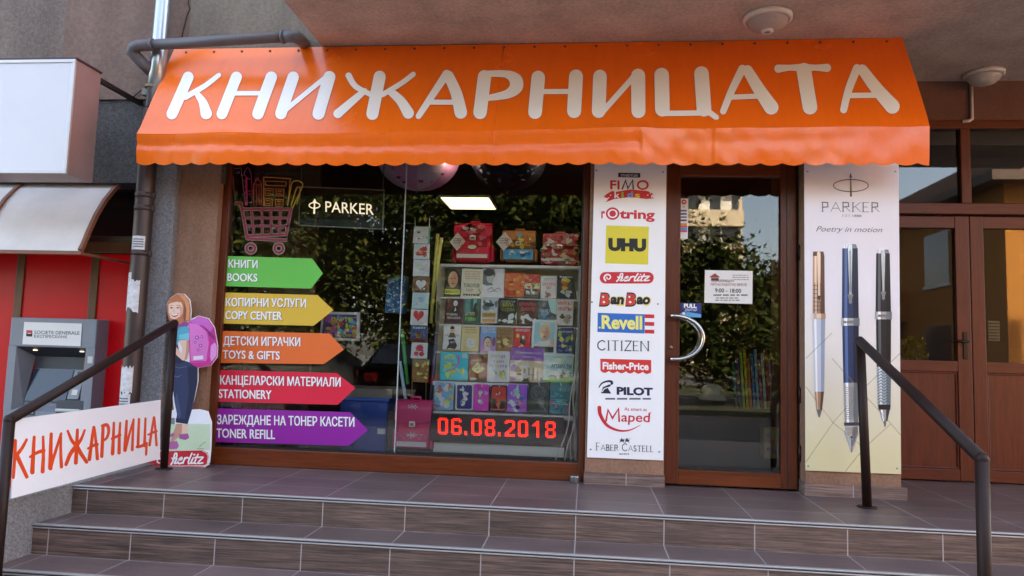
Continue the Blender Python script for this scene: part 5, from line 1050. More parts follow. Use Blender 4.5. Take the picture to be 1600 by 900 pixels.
def face(a, u, v, ru, rv, skin, hair, L=1):
    a.ell(u, v + rv * .25, ru * 1.18, rv * 1.1, M(hair, .5), L); a.ell(u, v, ru, rv, M(skin, .5), L + 1); a.ell(u + ru * .35, v - rv * .05, ru * .6, rv * .8, M(tuple(c * .72 for c in lin(skin)), .5), L + 2)
    a.ell(u - ru * .38, v + rv * .12, ru * .16, rv * .07, M('#2a1c18'), L + 3, 8); a.ell(u + ru * .38, v + rv * .12, ru * .16, rv * .07, M('#2a1c18'), L + 3, 8); a.ell(u, v - rv * .5, ru * .32, rv * .07, M('#6a3028'), L + 3, 8); a.stroke([(u, v + rv * .1), (u - ru * .08, v - rv * .22)], ru * .1, M('#8a6250'), L + 3)
def blot(a, c, seed, n=14, L=1, box=(0, 0, 1, 1), s=.1):
    rd = random.Random(seed)
    for i in range(n):
        u, v = box[0] + (box[2] - box[0]) * rd.random(), box[1] + (box[3] - box[1]) * rd.random(); ru, rv = s * (.4 + rd.random()), s * (.3 + .7 * rd.random()); ph = rd.random() * 6
        pts = [(min(max(u + ru * (1 + .35 * math.sin(3 * t + ph)) * math.cos(t), .01), .99), min(max(v + rv * (1 + .3 * math.cos(2 * t + ph)) * math.sin(t), .01), .99)) for t in (6.283 * j / 11 for j in range(11))]
        a.poly(pts, M(c[i % len(c)], .45), L + i % 3)
BK_G = 'books on the window display'
PAGE = M('#d8d0c0', .7)
def k1(a, w, h): bg(a, '#1c1512'); face(a, .5, .6, .3, .3, '#b98468', '#1a100c'); a.poly([(.0, .0), (1, 0), (1, .34), (.7, .3), (.5, .24), (.3, .3), (0, .34)], M('#2a2420'), 2); a.rect(.04, .06, .96, .24, M('#d8b848'), 5); tt(a, 'ФРАНСКО', .08, .1, .92, .1, '#2a2016', 6)
def k2(a, w, h): bg(a, '#b09c8a'); tt(a, 'ТОБОЛОВ', .12, .36, .88, .12, '#3a2e28'); a.bars(.1, .62, .9, .94, 4, M('#8a7464'), 1, .4, 2); a.bars(.25, .2, .6, .32, 2, M('#5a4a40'), 2, .4, 3); a.bars(.1, .04, .9, .13, 1, M('#3a2e28'), 2, .7, 4); a.stroke([(.8, .08), (.95, .18), (.85, .3)], .03, M('#3a2e28'), 2)
def k3(a, w, h): bg(a, '#b9c4c6'); a.poly([(.02, .45), (.02, .9), (.2, .99), (.5, .97), (.6, .8), (.52, .62), (.44, .5), (.5, .42), (.2, .4)], M('#4e5354'), 1); a.ell(.36, .66, .17, .17, M('#8d8f8c'), 2); a.ell(.3, .84, .24, .12, M('#262626'), 3); a.stroke([(.25, .25), (.45, .34), (.55, .24), (.75, .33), (.85, .26)], .02, M('#30353a'), 3, curve=4); a.stroke([(.3, .18), (.5, .22), (.72, .2)], .015, M('#30353a'), 3, curve=3); a.bars(.55, .84, .95, .93, 1, M('#e6eaea'), 3, .6, 4)
def k4(a, w, h): bg(a, '#a04a26'); blot(a, ('#c06a34', '#7c2c1a', '#b85a2a', '#d08a4a'), 5, 26); a.rect(.1, .05, .6, .28, M('#8a2218'), 4)
def k5(a, w, h): bg(a, '#8c2c22'); a.rect(0, 0, 1, .36, M('#3f3a2c'), 1); a.rect(0, .36, 1, .6, M('#c8a07a'), 1); blot(a, ('#d8c8a8', '#5a4a34', '#a83c2a'), 9, 14, 2, (0, .1, 1, .6)); blot(a, ('#b84a34', '#d06a4a'), 3, 10, 2, (0, .6, 1, 1)); a.bars(.1, .1, .9, .24, 2, M('#d8d0b8'), 5, .4, 3)
def k6(a, w, h): bg(a, '#a9b8b2'); tt(a, 'СЕСТРА', .1, .58, .9, .12, '#a83a44'); tt(a, 'МИ', .36, .42, .66, .12, '#a83a44'); a.bars(.15, .8, .85, .94, 2, M('#6a7a78'), 1, .4, 8); blot(a, ('#6a4c44', '#8a6a5a'), 8, 7, 2, (.2, .08, .8, .25), .1)
def k7(a, w, h): bg(a, '#1e2020'); blot(a, ('#d8802a', '#e8b04a', '#a8481a'), 4, 12, 1, (.3, .45, .6, .85), .12); blot(a, ('#8a9090', '#c8c8c0'), 6, 10, 2, (.1, .08, .9, .35), .1); a.bars(.1, .88, .9, .97, 1, M('#c8c0b0'), 3, .5, 3)
def k8(a, w, h): bg(a, '#381418'); face(a, .55, .78, .12, .11, '#d8b8a4', '#241014'); a.poly([(.3, .4), (.46, .66), (.64, .66), (.8, .4)], M('#141012'), 1); a.poly([(.5, .45), (.55, .64), (.62, .5)], M('#d8d0cc'), 2); tt(a, 'ЧУЖДЕНЕЦ', .08, .3, .7, .08, '#b8a48a'); tt(a, 'ПЕТА КОПИЯ', .14, .16, .86, .08, '#e0d8d0'); a.stroke([(.15, .95), (.2, .7), (.1, .55)], .04, M('#7c2430'), 1)
def k9(a, w, h): bg(a, '#27423e'); a.rect(.05, .45, .4, .98, M('#3c6a64'), 1); a.rect(.55, .55, .75, .98, M('#5a8a84'), 1); a.ell(.7, .5, .14, .32, M('#10191a'), 2); tt(a, 'ДЕТОТО', .08, .32, .66, .12, '#a8b878'); tt(a, 'ИЗВЪН', .1, .1, .7, .14, '#6a9a3c')
def k10(a, w, h): bg(a, '#8e979c'); blot(a, ('#b9c0c4', '#6a7278', '#4a5258'), 12, 16, 1, (0, .5, 1, 1), .16); a.ell(.5, .72, .3, .08, M('#202428'), 4); tt(a, 'ТРЪСЕЩ', .2, .54, .8, .07, '#2a5a6c'); a.rect(.06, .22, .9, .42, M('#c8864a'), 4); tt(a, 'ОБИРИ', .1, .26, .86, .12, '#4a2414', 5); a.rect(.06, .05, .9, .16, M('#b86a3a'), 4)
def k11(a, w, h): bg(a, '#15171a', .0); a.rect(.03, .02, .97, .98, M('#141614'), 1); tt(a, 'САНДРА ГАР', .12, .84, .88, .07, '#8a8a84'); tt(a, 'БЯЛА', .2, .68, .82, .13, '#8a8a3c'); tt(a, 'ЧУДОВА', .14, .5, .86, .12, '#6a6c34'); blot(a, ('#d8c8a0', '#e8dcc0', '#2a2018'), 5, 18, 3, (.0, .02, 1, .36), .12)
def k12(a, w, h): bg(a, '#2c1518'); tt(a, 'ОТКРИТИЕ', .06, .74, .94, .13, '#b8303c'); tt(a, 'ДАВИД', .14, .54, .86, .14, '#c83a44'); blot(a, ('#d8c0a0', '#e8d8c0', '#3a241c'), 7, 16, 2, (.0, .02, 1, .38), .12)
def k13(a, w, h): bg(a, '#253a48'); a.poly([(.5, 1), (1, 1), (1, .4), (.7, .5)], M('#7ca4bc'), 1); blot(a, ('#14202a', '#5a7a8c', '#3a5464'), 4, 14, 1, (0, .05, 1, .5), .14); tt(a, 'ПОЛЕТЪТ', .1, .5, .9, .1, '#d8dcd8', 4)
def k14(a, w, h): bg(a, '#d2c6b8'); tt(a, 'МАЙКЪЛ', .07, .78, .93, .14, '#a82430'); tt(a, 'КРАЙТЪН', .07, .56, .93, .14, '#a82430'); blot(a, ('#2a2624', '#8a7c6c'), 6, 8, 1, (.15, .12, .85, .4), .14)
def k15(a, w, h): bg(a, '#cfc8ba'); a.ell(.5, .78, .12, .12, M('#a87c60'), 2); a.poly([(.36, .86), (.5, .97), (.64, .88), (.6, .82), (.4, .82)], M('#241c18'), 3); a.poly([(.28, .5), (.38, .68), (.62, .68), (.72, .5)], M('#2c3830'), 1); tt(a, 'БЪЛГАРИ', .1, .54, .9, .07, '#8a6a3c', 4); a.poly([(.3, .42), (.62, .46), (.82, .2), (.7, .06), (.4, .1), (.2, .06), (.34, .26)], M('#26262a'), 2); a.rect(0, 0, 1, .05, M('#b86a34'), 3)
def k16(a, w, h): bg(a, '#ae946c'); a.poly([(.34, .2), (.3, .42), (.44, .52), (.68, .48), (.78, .36), (.74, .18), (.52, .1)], M('#c4ccd4'), 2); a.stroke([(.4, .36), (.6, .38)], .03, M('#7a8490'), 3); a.stroke([(.45, .28), (.65, .26)], .03, M('#7a8490'), 3); a.bars(.14, .68, .86, .95, 3, M('#846440'), 1, .35, 4); a.bars(.1, .06, .3, .3, 4, M('#94784c'), 1, .4, 5)
def k17(a, w, h): bg(a, '#5a7cb4'); a.rect(0, 0, 1, .5, M('#8a6a94'), 1); tt(a, 'БЕЗ ДОМ', .05, .86, .9, .09, '#cfe0f0'); tt(a, 'СВЯТ ТАМ', .1, .74, .94, .08, '#dce8f4'); face(a, .48, .34, .22, .2, '#c89a88', '#4a2c28', 2); a.poly([(.15, .0), (.3, .18), (.66, .18), (.82, .0)], M('#b88a94'), 2); a.ell(.88, .4, .1, .18, M('#5a3440'), 3)
def k18(a, w, h): bg(a, '#765434'); tt(a, 'ТРИСТАТА', .1, .78, .9, .09, '#3a2818'); tt(a, 'АПОСТОЛА', .1, .66, .9, .09, '#3a2818'); blot(a, ('#9a7850', '#54381e', '#b8966a'), 8, 14, 1, (0, .2, 1, .55), .13); a.ell(.32, .4, .05, .04, M('#241808'), 4, 10); a.ell(.7, .4, .05, .04, M('#241808'), 4, 10)
def k19(a, w, h): bg(a, '#b01c28'); tt(a, 'СВОБОДЕН', .08, .84, .92, .09, '#efe6e0'); a.ell(.24, .66, .1, .08, M('#d8a83a'), 1); a.poly([(.35, .4), (.45, .66), (.62, .7), (.74, .44), (.66, .3), (.5, .36)], M('#16161a'), 2); a.ell(.56, .6, .08, .08, M('#cfd4d8'), 3); blot(a, ('#d86a2c', '#f0d8c8'), 9, 7, 2, (.15, .08, .85, .3), .06); tt(a, 'КАРТАТА', .2, .1, .86, .1, '#d8902c', 4)
def k20(a, w, h): a.rect(0, 0, 1, 1, M('#e6e4e4'), 0); a.rect(.1, .03, .9, .94, M('#6f97ac', .42), 1); a.rect(.1, .03, .9, .2, M('#22262a'), 2); a.poly([(.12, .2), (.3, .36), (.72, .38), (.9, .2)], M('#c8d4dc'), 3); face(a, .52, .6, .21, .23, '#c08c74', '#b0947c', 3); a.poly([(.7, .2), (.76, .38), (.86, .42), (.9, .3), (.88, .2)], M('#b88468'), 7); tt(a, 'МЕМОАРИ', .14, .2, .84, .085, '#f0ece8', 8)
def k21(a, w, h): bg(a, '#26305c'); blot(a, ('#6a8c3c', '#3a5a7c', '#a8b85a', '#4a3a74'), 5, 20, 1, (.1, .1, .9, .7), .11); tt(a, 'БЪЛГАРИЯ', .08, .8, .9, .08, '#a8b4d8'); a.ell(.16, .72, .12, .09, M('#7a9c3a'), 4)
def k22(a, w, h): bg(a, '#1793a4'); blot(a, ('#b8c43c', '#8ab84a', '#5cb48a'), 14, 22, 1, (.14, .1, .8, .6), .09); a.stroke([(.2, .3), (.45, .38), (.6, .5), (.66, .7), (.62, .86)], (.03, .08), M('#8a5a9c'), 5, curve=4); a.stroke([(.14, .8), (.3, .88), (.5, .84)], .05, M('#d8d84a'), 5, curve=3); tt(a, 'МОРСКИ', .12, .72, .55, .09, '#e0d84a', 5); tt(a, 'ПРИКАЗКИ', .14, .58, .6, .08, '#e8e07a', 5); a.rect(.76, .78, .96, .96, M('#7cc4d4'), 2)
def k23(a, w, h): bg(a, '#6c3a26'); a.poly([(.12, .42), (.3, .54), (.5, .7), (.72, .54), (.9, .44), (.72, .32), (.5, .26), (.28, .32)], M('#c0a06c'), 1); tt(a, 'ПРИТЧИ', .2, .82, .84, .08, '#2c1810'); tt(a, 'МЪДРОСТ', .14, .72, .86, .05, '#a8744c'); blot(a, ('#8a6a3a', '#6c4a26'), 4, 7, 3, (.3, .38, .7, .55), .04); a.ell(.25, .06, .2, .05, M('#b0a090'), 1)
def k24(a, w, h):
    bg(a, '#dfe2e6')
    for s, u0, v, u1, hh, cs in (('Откъде', .18, .8, .82, .1, ('#c83a4a', '#3a7ab0', '#c8883a', '#5a9a4a', '#8a4a9a', '#c83a4a')), ('е една', .26, .64, .76, .075, ('#3a7a9c', '#c85a3a', '#c83a7a', '#3a7a4a', '#8a4a9a')), ('трохата', .1, .48, .9, .1, ('#c83a4a', '#3a7ab0', '#5a9a4a', '#c8883a', '#8a4a9a', '#c83a4a', '#3a7a9c'))):
        n = len(s.replace(' ', '')); i = 0
        for j, ch in enumerate(s):
            if ch == ' ': continue
            du = (u1 - u0) / len(s); tt(a, ch, u0 + du * j + du * .1, v, u0 + du * (j + .86), hh, cs[i % len(cs)]); i += 1
    blot(a, ('#7aa84a', '#c8483a', '#4a8ab4', '#d8b83a'), 6, 12, 1, (.1, .1, .9, .42), .055); a.stroke([(.6, .14), (.75, .22), (.9, .12)], .035, M('#d8a83a'), 4, curve=3)
def k25(a, w, h): bg(a, '#a89274'); a.rect(0, .62, 1, 1, M('#6c3f86', .4), 1); tt(a, 'НЕОБИКНОВЕНАТА', .12, .82, .92, .05, '#c8a8d8'); tt(a, 'ЛЕКОТА', .36, .7, .76, .05, '#c8a8d8'); a.poly([(0, .5), (.35, .66), (.3, .56), (0, .36)], M('#d8b8a0'), 2); 
def k25b(a, w, h):
    k25(a, w, h)
    for i in range(9): a.rect(.36 + i * .065, .08, .4 + i * .065, .48 - .01 * i, M(('#d8cca8', '#8a7448')[i % 2]), 3)
    blot(a, ('#c8bc98', '#d8d0b8', '#7a5a8a', '#4a3a2a'), 7, 16, 2, (.02, .02, 1, .55), .1)
def k26(a, w, h): bg(a, '#84b4a0'); a.rect(0, 0, 1, .2, M('#6a9a58'), 1); tt(a, 'ЛЕТАТЕЛНИ', .2, .72, .72, .1, '#c8b86a'); tt(a, 'АПАРАТИ', .26, .48, .94, .14, '#243c3c'); blot(a, ('#8a5a44', '#c8b8a0', '#d8e0d8', '#5a8a4a'), 9, 12, 2, (.3, .12, 1, .36), .08); blot(a, ('#e0e4e0', '#c8ccd0'), 3, 7, 2, (.0, .1, .16, .8), .08)
BOOKS = [((693.7, 419, 719.3, 462.5), k1, 'dark book with a brooding face over a yellow title band'), ((719.8, 419.5, 752, 465), k2, 'beige book with dark brown title lettering on the top row'), ((752.5, 418, 786.8, 465), k3, 'pale grey book with a dark head and handwriting'), ((787.4, 426, 818, 464), k4, 'rust red book with a mottled cover and a dark red patch'), ((819, 428, 843, 464), k5, 'red book with a landscape band across its cover'), ((844.4, 431, 869.3, 466.5), k6, 'pale teal book with red title letters'), ((870, 429.5, 897, 466.5), k7, 'black book with an orange flame figure'),
         ((694, 464.5, 722.7, 504.7), k8, 'maroon black book with a pale figure in a dark coat'), ((724, 466, 750.5, 504.8), k9, 'dark teal book with green title words'), ((751, 465, 776.7, 505), k10, 'grey cloudy book with orange boxed lettering'), ((778, 466, 807, 505.8), k11, 'black book with olive lettering above cream shapes'), ((808.5, 468, 839, 506.4), k12, 'dark book with bold crimson lettering above cream shapes'), ((840, 468, 868.6, 507), k13, 'dark blue book with a pale sky wedge and white title'), ((869.3, 467.5, 894.8, 508.5), k14, 'cream book with two lines of bold red capitals'),
         ((691.5, 506.5, 719, 548), k15, 'white book with a dark bent figure and moustached head'), ((720, 507, 747.7, 549), k16, 'tan book with a pale blue blob in its centre'), ((749, 509, 774, 550), k17, 'blue and purple book with a young face'), ((775, 509.5, 801, 550), k18, 'brown book with dark lettering over sandy shapes'), ((802, 511, 828, 551), k19, 'bright red book with a black figure and white title'), ((829.3, 499, 868.6, 552), k20, 'large white bordered book showing a grey haired man in front of blue'), ((869.5, 512, 895.6, 552), k21, 'navy book with green and blue plant shapes'),
         ((687, 549.5, 730.5, 594), k22, 'wide turquoise picture book with yellow green swirls'), ((732, 552, 760, 594.5), k23, 'reddish brown book with a tan hand shaped emblem'), ((761, 548.5, 795, 597), k24, 'white picture book with multicoloured playful letters'), ((795.5, 543, 848, 597), k25b, 'book with a purple top above a pale stone column scene'), ((848.5, 552, 895, 597.5), k26, 'wide mint green picture book with dark title reading АПАРАТИ')]
for i, (bx_, fn, lb) in enumerate(BOOKS):
    row = 0 if i < 7 else 1 if i < 14 else 2 if i < 21 else 3; Y = [.575, .535, .475, .405][row] - (.02 if fn in (k20, k24) else .012 if fn is k25b else 0)
    flat_item('book', lb, 'book', BK_G, bx_, Y, .016 + .004 * (i % 3), PAGE, fn)
# pencil cases on the lowest board
def pc(c, fn, edge=None):
    def art(a, w, h):
        r_ = .012 / w
        if edge: a.rrect(.0, .0, 1, 1, r_ * 1.4, M(edge, .4), 0, r_ * w / h * 1.4); a.rrect(.07, .05, .93, .95, r_, M(c, .35, var=.1, vs_=30), 1, r_ * w / h)
        else: a.rrect(.02, .015, .98, .985, r_ * 1.5, M(c, .35, var=.1, vs_=30), 0, r_ * w / h * 1.5)
        fn(a); a.stroke([(.5, .985), (.54, .93)], .04, M('#a8a8aa', .3, .8), 5)
    return art
def c1(a): blot(a, ('#e0d8d4', '#8a5a5a', '#d8b84a', '#c89ab8', '#a8c8e0'), 3, 18, 2, (.12, .12, .88, .85), .13)
def c2(a): blot(a, ('#c8ccd8', '#9aa4c4', '#e0e0e6'), 8, 9, 2, (.3, .2, .75, .8), .12); a.stroke([(.3, .3), (.7, .65)], .06, M('#6a78b0'), 4)
def c3(a): blot(a, ('#e870b8', '#f0a8d0', '#c83a94'), 4, 12, 2, (.2, .3, .85, .75), .1); a.ell(.4, .36, .1, .07, M('#9ab4e0'), 5)
def c4(a): a.poly([(.1, .1), (.12, .5), (.35, .46), (.5, .1)], M('#1c1a20'), 2); a.poly([(.55, .1), (.62, .44), (.9, .4), (.9, .1)], M('#1c1a20'), 2); a.ell(.52, .68, .2, .12, M('#9a1a22'), 2); blot(a, ('#d8d0cc', '#e86a5a'), 9, 5, 3, (.35, .6, .7, .75), .05); a.poly([(.3, .3), (.6, .36), (.5, .08)], M('#d85a4a'), 3)
def c5(a): blot(a, ('#7aa8d8', '#b8cce8', '#8a5ab0'), 5, 12, 2, (.1, .1, .5, .9), .13); blot(a, ('#b8487c', '#2c4aa0', '#1c1c30', '#d8a88c'), 7, 10, 3, (.5, .1, .85, .85), .11)
def c6(a): a.ring(.48, .66, .36, .24, .03, M('#5a6268'), 2); blot(a, ('#3c4246', '#4c545a'), 6, 10, 2, (.1, .15, .9, .85), .12); a.stroke([(.5, .5), (.85, .1)], .025, M('#6a7278'), 4)
def c7(a): blot(a, ('#2a6a74', '#3a8490', '#8a4a7c', '#1f4a54'), 9, 20, 2, (.08, .08, .92, .9), .1); a.bars(.1, .3, .9, .5, 3, M('#5aa0a8'), 4, .3, 5)
PC = [((677, 597, 707.5, 640.5), '#5a86bc', c1, None, 'light blue pencil case with pastel shapes'), ((711.5, 599.5, 738.7, 641), '#20245c', c2, '#b8b8dc', 'navy pencil case with a pale lavender rim'), ((739, 600.5, 763, 642), '#d0288c', c3, None, 'bright pink pencil case with pale pink shapes'), ((766, 602, 791.5, 643), '#c02c2c', c4, '#15131a', 'red pencil case with black patches and a black rim'), ((792, 600.5, 823, 644), '#7a48a8', c5, None, 'purple pencil case with blue and pink figures'), ((824.5, 597.5, 857, 646), '#2c3034', c6, None, 'charcoal pencil case with a faint grey ring'), ((858, 598.5, 890, 647), '#2c626c', c7, None, 'dark teal pencil case with a dense small pattern')]
for bx_, col, fn, edge, lb in PC: flat_item('pencil_case', lb, 'pencil case', 'pencil cases under the books', bx_, .30, .035, M(edge or col, .45), pc(col, fn, edge), -3, .016)
# greeting card rack
def heart(a, u, v, s, c, L=3, asp=.8):
    pts = []
    for i in range(24):
        t = 6.283 * i / 24; pts.append((u + s * asp * .062 * 16 * math.sin(t) ** 3, v + s * .062 * (13 * math.cos(t) - 5 * math.cos(2 * t) - 2 * math.cos(3 * t) - math.cos(4 * t))))
    a.poly(pts, M(c, .5), L)
def g1(a, w, h): bg(a, '#b9b4b0'); a.poly([(.2, .6), (.3, .75), (.42, .6)], M('#241c1c'), 1); blot(a, ('#d8c8a8', '#8a8078'), 4, 6, 1, (.3, .1, .9, .4), .1); a.rect(.9, 0, 1, 1, M('#3c8c88'), 2)
def g2(a, w, h): bg(a, '#c2bab4'); blot(a, ('#a82c28', '#c84438', '#7c1c1c'), 5, 14, 1, (.25, .3, .75, .75), .16)
def g3(a, w, h): bg(a, '#a4b0b4'); blot(a, ('#8a9ca4', '#c8c8bc', '#a89c84'), 6, 10, 1, (.1, .1, .9, .8), .13)
def g4(a, w, h): bg(a, '#5c3c26'); blot(a, ('#7c5434', '#3c2414'), 7, 10, 1); heart(a, .5, .5, .38, '#c8ccd8', 4)
def g5(a, w, h): bg(a, '#8cacd0'); blot(a, ('#b87c8c', '#a8c4e0', '#7c94c0'), 8, 9, 1, (.2, .3, .8, .8), .13)
def g6(a, w, h): bg(a, '#c4c0bc'); heart(a, .45, .62, .4, '#a02028', 3); a.bars(.15, .08, .85, .25, 2, M('#8a8480'), 1, .3, 3)
def g7(a, w, h): bg(a, '#20305c'); a.bars(.1, .78, .9, .95, 1, M('#8a94b8'), 1, .6, 3); a.ell(.5, .4, .2, .2, M('#5a3a24'), 1); a.rect(0, 0, 1, .22, M('#4a1a1c'), 2)
def g8(a, w, h): bg(a, '#d2d0cc'); a.ell(.52, .66, .22, .2, M('#b0141e'), 1); a.ell(.32, .3, .14, .14, M('#b0141e'), 1); a.ell(.66, .28, .16, .15, M('#9c141c'), 1); a.stroke([(.4, .08), (.5, .5)], .03, M('#3c5a34'), 0); blot(a, ('#7c0c14', '#c83a40'), 3, 7, 2, (.3, .25, .7, .75), .07)
def g9(a, w, h): bg(a, '#6c5228'); blot(a, ('#a8844a', '#7c2c24', '#c8a45a', '#54401c'), 5, 22, 1, (.1, .1, .95, .95), .09)
CARDS = [((645, 353.5, 670.5, 380.5), g1, 'pale greeting card with a teal edge at the top of the card rack'), ((646, 381, 670.5, 405), g2, 'white greeting card with a red flower'), ((645, 405.5, 670.5, 431.5), g3, 'pale grey blue greeting card in the rack'), ((643.5, 432, 670, 456), g4, 'brown greeting card with a white heart'), ((643, 457, 669, 482.5), g5, 'light blue greeting card with a pink bloom'), ((641, 483.5, 667.5, 508), g6, 'white greeting card with a large red heart'), ((641, 509, 667, 534), g7, 'navy greeting card with a dark red foot'), ((641.5, 535, 667, 560), g8, 'white greeting card with red roses'), ((643, 561, 668.5, 597), g9, 'golden patterned greeting card lowest in the rack')]
t = thing('card_rack', 'thin wire rack holding a column of greeting cards', 'rack', P(658, 640, .4))
for x in (646, 668): b = MB(); b.tube([P(x + 3, 340, .345), P(x - 3, 640, .345)], .004, M('#8c8c8c', .35, .8), n=8); b.build('upright', t)
b = MB(); q = P(656, 640, .345); b.lathe([(0, 0), (.09, 0), (.09, .012), (0, .014)], M('#555', .4, .5), (q.x, .345, q.z - .01), n=24); b.build('base', t)
b = MB(); b.box((q.x - .2, .345 - .12, wz + .0), (q.x + .13, .46, q.z - .012), M('#3a302c', .6)); tag(b.build('low_plinth'), 'dark low plinth carrying the card rack and the pink school bag', 'plinth')
b = MB(); 
for i, (bx_, fn, lb) in enumerate(CARDS): flat_item('greeting_card', lb, 'card', 'greeting cards in the rack', bx_, .32, .003, PAGE, fn, -4)

# ------------------------------------------------------------ school bags
def rbox(mb, a, b, m, ch): return mb.box(a, b, m, ch)
def school_bag(box, Y, dep, m1, m2, label, deco, tagm=None, group='school bags in the shop window', flapk=.62):
    x0, y0, x1, y1 = box; p = P((x0 + x1) / 2, y1, Y); w = P(x1, (y0 + y1) / 2, Y).x - P(x0, (y0 + y1) / 2, Y).x; h = P((x0 + x1) / 2, y0, Y).z - p.z
    t = thing('school_bag', label, 'school bag', (p.x, Y, p.z), group); X = lambda u: p.x + (u - .5) * w; Z = lambda v: p.z + v * h
    b = MB(); b.box((X(.07), Y + .02, Z(.02)), (X(.93), Y + dep, Z(.94)), m1, .03); b.build('body', t)
    b = MB(); b.box((X(0.0), Y + .04, Z(.04)), (X(.075), Y + dep - .02, Z(.4)), m2, .012); b.build('side_pocket', t)
    b = MB(); b.box((X(.925), Y + .04, Z(.04)), (X(1.0), Y + dep - .02, Z(.4)), m2, .012); b.build('side_pocket', t)
    b = MB(); n = 14; prof = [(Y + dep - .01, Z(.945)), (Y + dep * .6, Z(.985)), (Y + .05, Z(.97)), (Y + .012, Z(.92)), (Y + .002, Z(.8)), (Y + .004, Z(flapk))]
    vs_ = []; 
    for j, (y, z) in enumerate(prof):
        for i in range(n + 1):
            u = i / n; dz = (.05 * h * (1 - (2 * u - 1) ** 4) * -1 if j == len(prof) - 1 else 0); vs_.append((X(.05 + .9 * u), y + .012 * abs(2 * u - 1) ** 6, z + dz))
    b.add(vs_, [(j * (n + 1) + i, j * (n + 1) + i + 1, (j + 1) * (n + 1) + i + 1, (j + 1) * (n + 1) + i) for j in range(len(prof) - 1) for i in range(n)], m2, True); b.build('flap', t)
    b = MB(); b.box((X(.1), Y + .004, Z(.06)), (X(.9), Y + .024, Z(.36)), m2, .008); b.build('front_pocket', t)
    b = MB(); b.box((X(.14), Y - .001, Z(.1)), (X(.86), Y + .0035, Z(.19)), M('#b9b7b8', .3, var=.04)); b.build('reflector', t)
    b = MB(); b.box((X(.43), Y - .008, Z(flapk - .13)), (X(.57), Y + .02, Z(flapk - .02)), M('#b8b0a8', .3, .5), .004); b.box((X(.46), Y - .011, Z(flapk - .1)), (X(.54), Y - .004, Z(flapk - .05)), M('#5a5450', .4), .002); b.build('buckle', t)
    b = MB(); b.tube([(X(.38), Y + dep * .7, Z(.96)), (X(.4), Y + dep * .7, Z(1.03)), (X(.6), Y + dep * .7, Z(1.03)), (X(.62), Y + dep * .7, Z(.96))], .01, m2, n=8); b.build('carry_handle', t)
    a = Art(lambda u, v: Vector((X(u), Y, Z(v))), px=False, step=.0005, base=.0025); deco(a); a.build('printed_motif', t)
    return t
def bag_tag(quad, Y, label):
    pts = [P(x, y, Y) for x, y in quad]; t = thing('price_tag', label, 'price tag', pts[2]); b = MB(); b.prism(pts, (0, .001, 0), M('#b9aeac', .6, var=.06)); b.build('card', t)
    a = Art(at(Y - .0006)); cx = sum(q[0] for q in quad) / 4; cy = sum(q[1] for q in quad) / 4; c = M('#8a2030', .5); a.bars(cx - 7, cy - 6, cx + 2, cy + 4, 3, M('#6a5c60', .6), 0, .35, 3); a.ring(cx + 3.4, cy - 3.2, 2.3, 2.5, 1, c, 0); a.ring(cx + 5.2, cy + 4, 2.5, 2.7, 1, c, 0); a.stroke([(cx + 1, cy + 3), (cx + 8, cy - 4)], .9, c, 1); a.build('discount_print', t)
RB, RB2 = M('#a3122c', .5, var=.1, vs_=20), M('#b91a38', .45, var=.12, vs_=25)
def dr(a): a.ell(.5, .8, .28, .09, M('#6c0c1c', .5), 0); blot(a, ('#c8505c', '#5a1420', '#d89aa0'), 4, 9, 1, (.28, .72, .72, .88), .07); blot(a, ('#d04a5a', '#7c0f20'), 8, 8, 1, (.55, .4, .9, .7), .07); a.ell(.5, .36, .1, .05, M('#a8a09c', .4), 1)
school_bag((704, 345, 770, 409), .60, .16, RB, RB2, 'red school bag with a grey reflector on the top board', dr, flapk=.66)
OB, OB2 = M('#6c4630', .6, var=.3, vs_=25), M('#8a5a34', .55, var=.35, vs_=25)
def do(a): a.rect(.1, .06, .9, .36, M('#2d7ab8', .45, var=.3, vs_=30), 0); blot(a, ('#58a8d8', '#1c5a94', '#a8c8d8'), 6, 14, 1, (.14, .08, .88, .34), .06); a.ell(.52, .8, .07, .07, M('#4a80b8', .4), 1); blot(a, ('#c8883a', '#d8a85a', '#5a3420'), 9, 16, 1, (.15, .42, .9, .72), .07); tt(a, 'RACING', .2, .46, .82, .13, '#b87a34', 4)
school_bag((780, 357, 838, 408), .60, .16, OB, OB2, 'brown and blue school bag with an orange pattern on the top board', do)
PB, PB2 = M('#94283e', .55, var=.4, vs_=25), M('#8c3a48', .55, var=.5, vs_=30)
def dp(a): blot(a, ('#c86a7c', '#a82c44', '#b89a84', '#7c5a4a', '#d8a8a0'), 5, 60, 1, (.08, .04, .94, .92), .07)
school_bag((844, 362, 904, 413), .60, .15, PB, PB2, 'crimson school bag covered in a dense floral pattern on the top board', dp)
bag_tag([(715, 363), (727.5, 377), (714, 392), (703, 378)], .585, 'diamond shaped price tag hanging on the red school bag')
bag_tag([(789, 362), (801, 377), (787, 392), (775, 378)], .585, 'diamond shaped price tag hanging on the brown and blue school bag')
MG, MG2 = M('#d8184a', .5, var=.06, vs_=10), M('#e62c58', .45, var=.06, vs_=10)
def dm(a):
    c = ('#e8a8d0', '#e890c4'); rd_ = random.Random(4)
    for cx, cy in ((.5, .86), (.5, .32)):
        for i in range(7):
            t_ = 6.28 * i / 7; a.stroke([(cx, cy), (cx + .12 * math.cos(t_), cy + .05 * math.sin(t_))], (.008, .02), M(c[i % 2]), 1)
    for i in range(24): a.ell(.2 + .6 * rd_.random(), .24 + .12 * rd_.random(), .008, .006, M('#e8b8d8'), 1, 8)
school_bag((610, 624, 674, 706), .17, .14, MG, MG2, 'bright pink school bag standing on the low plinth', dm, flapk=.6)
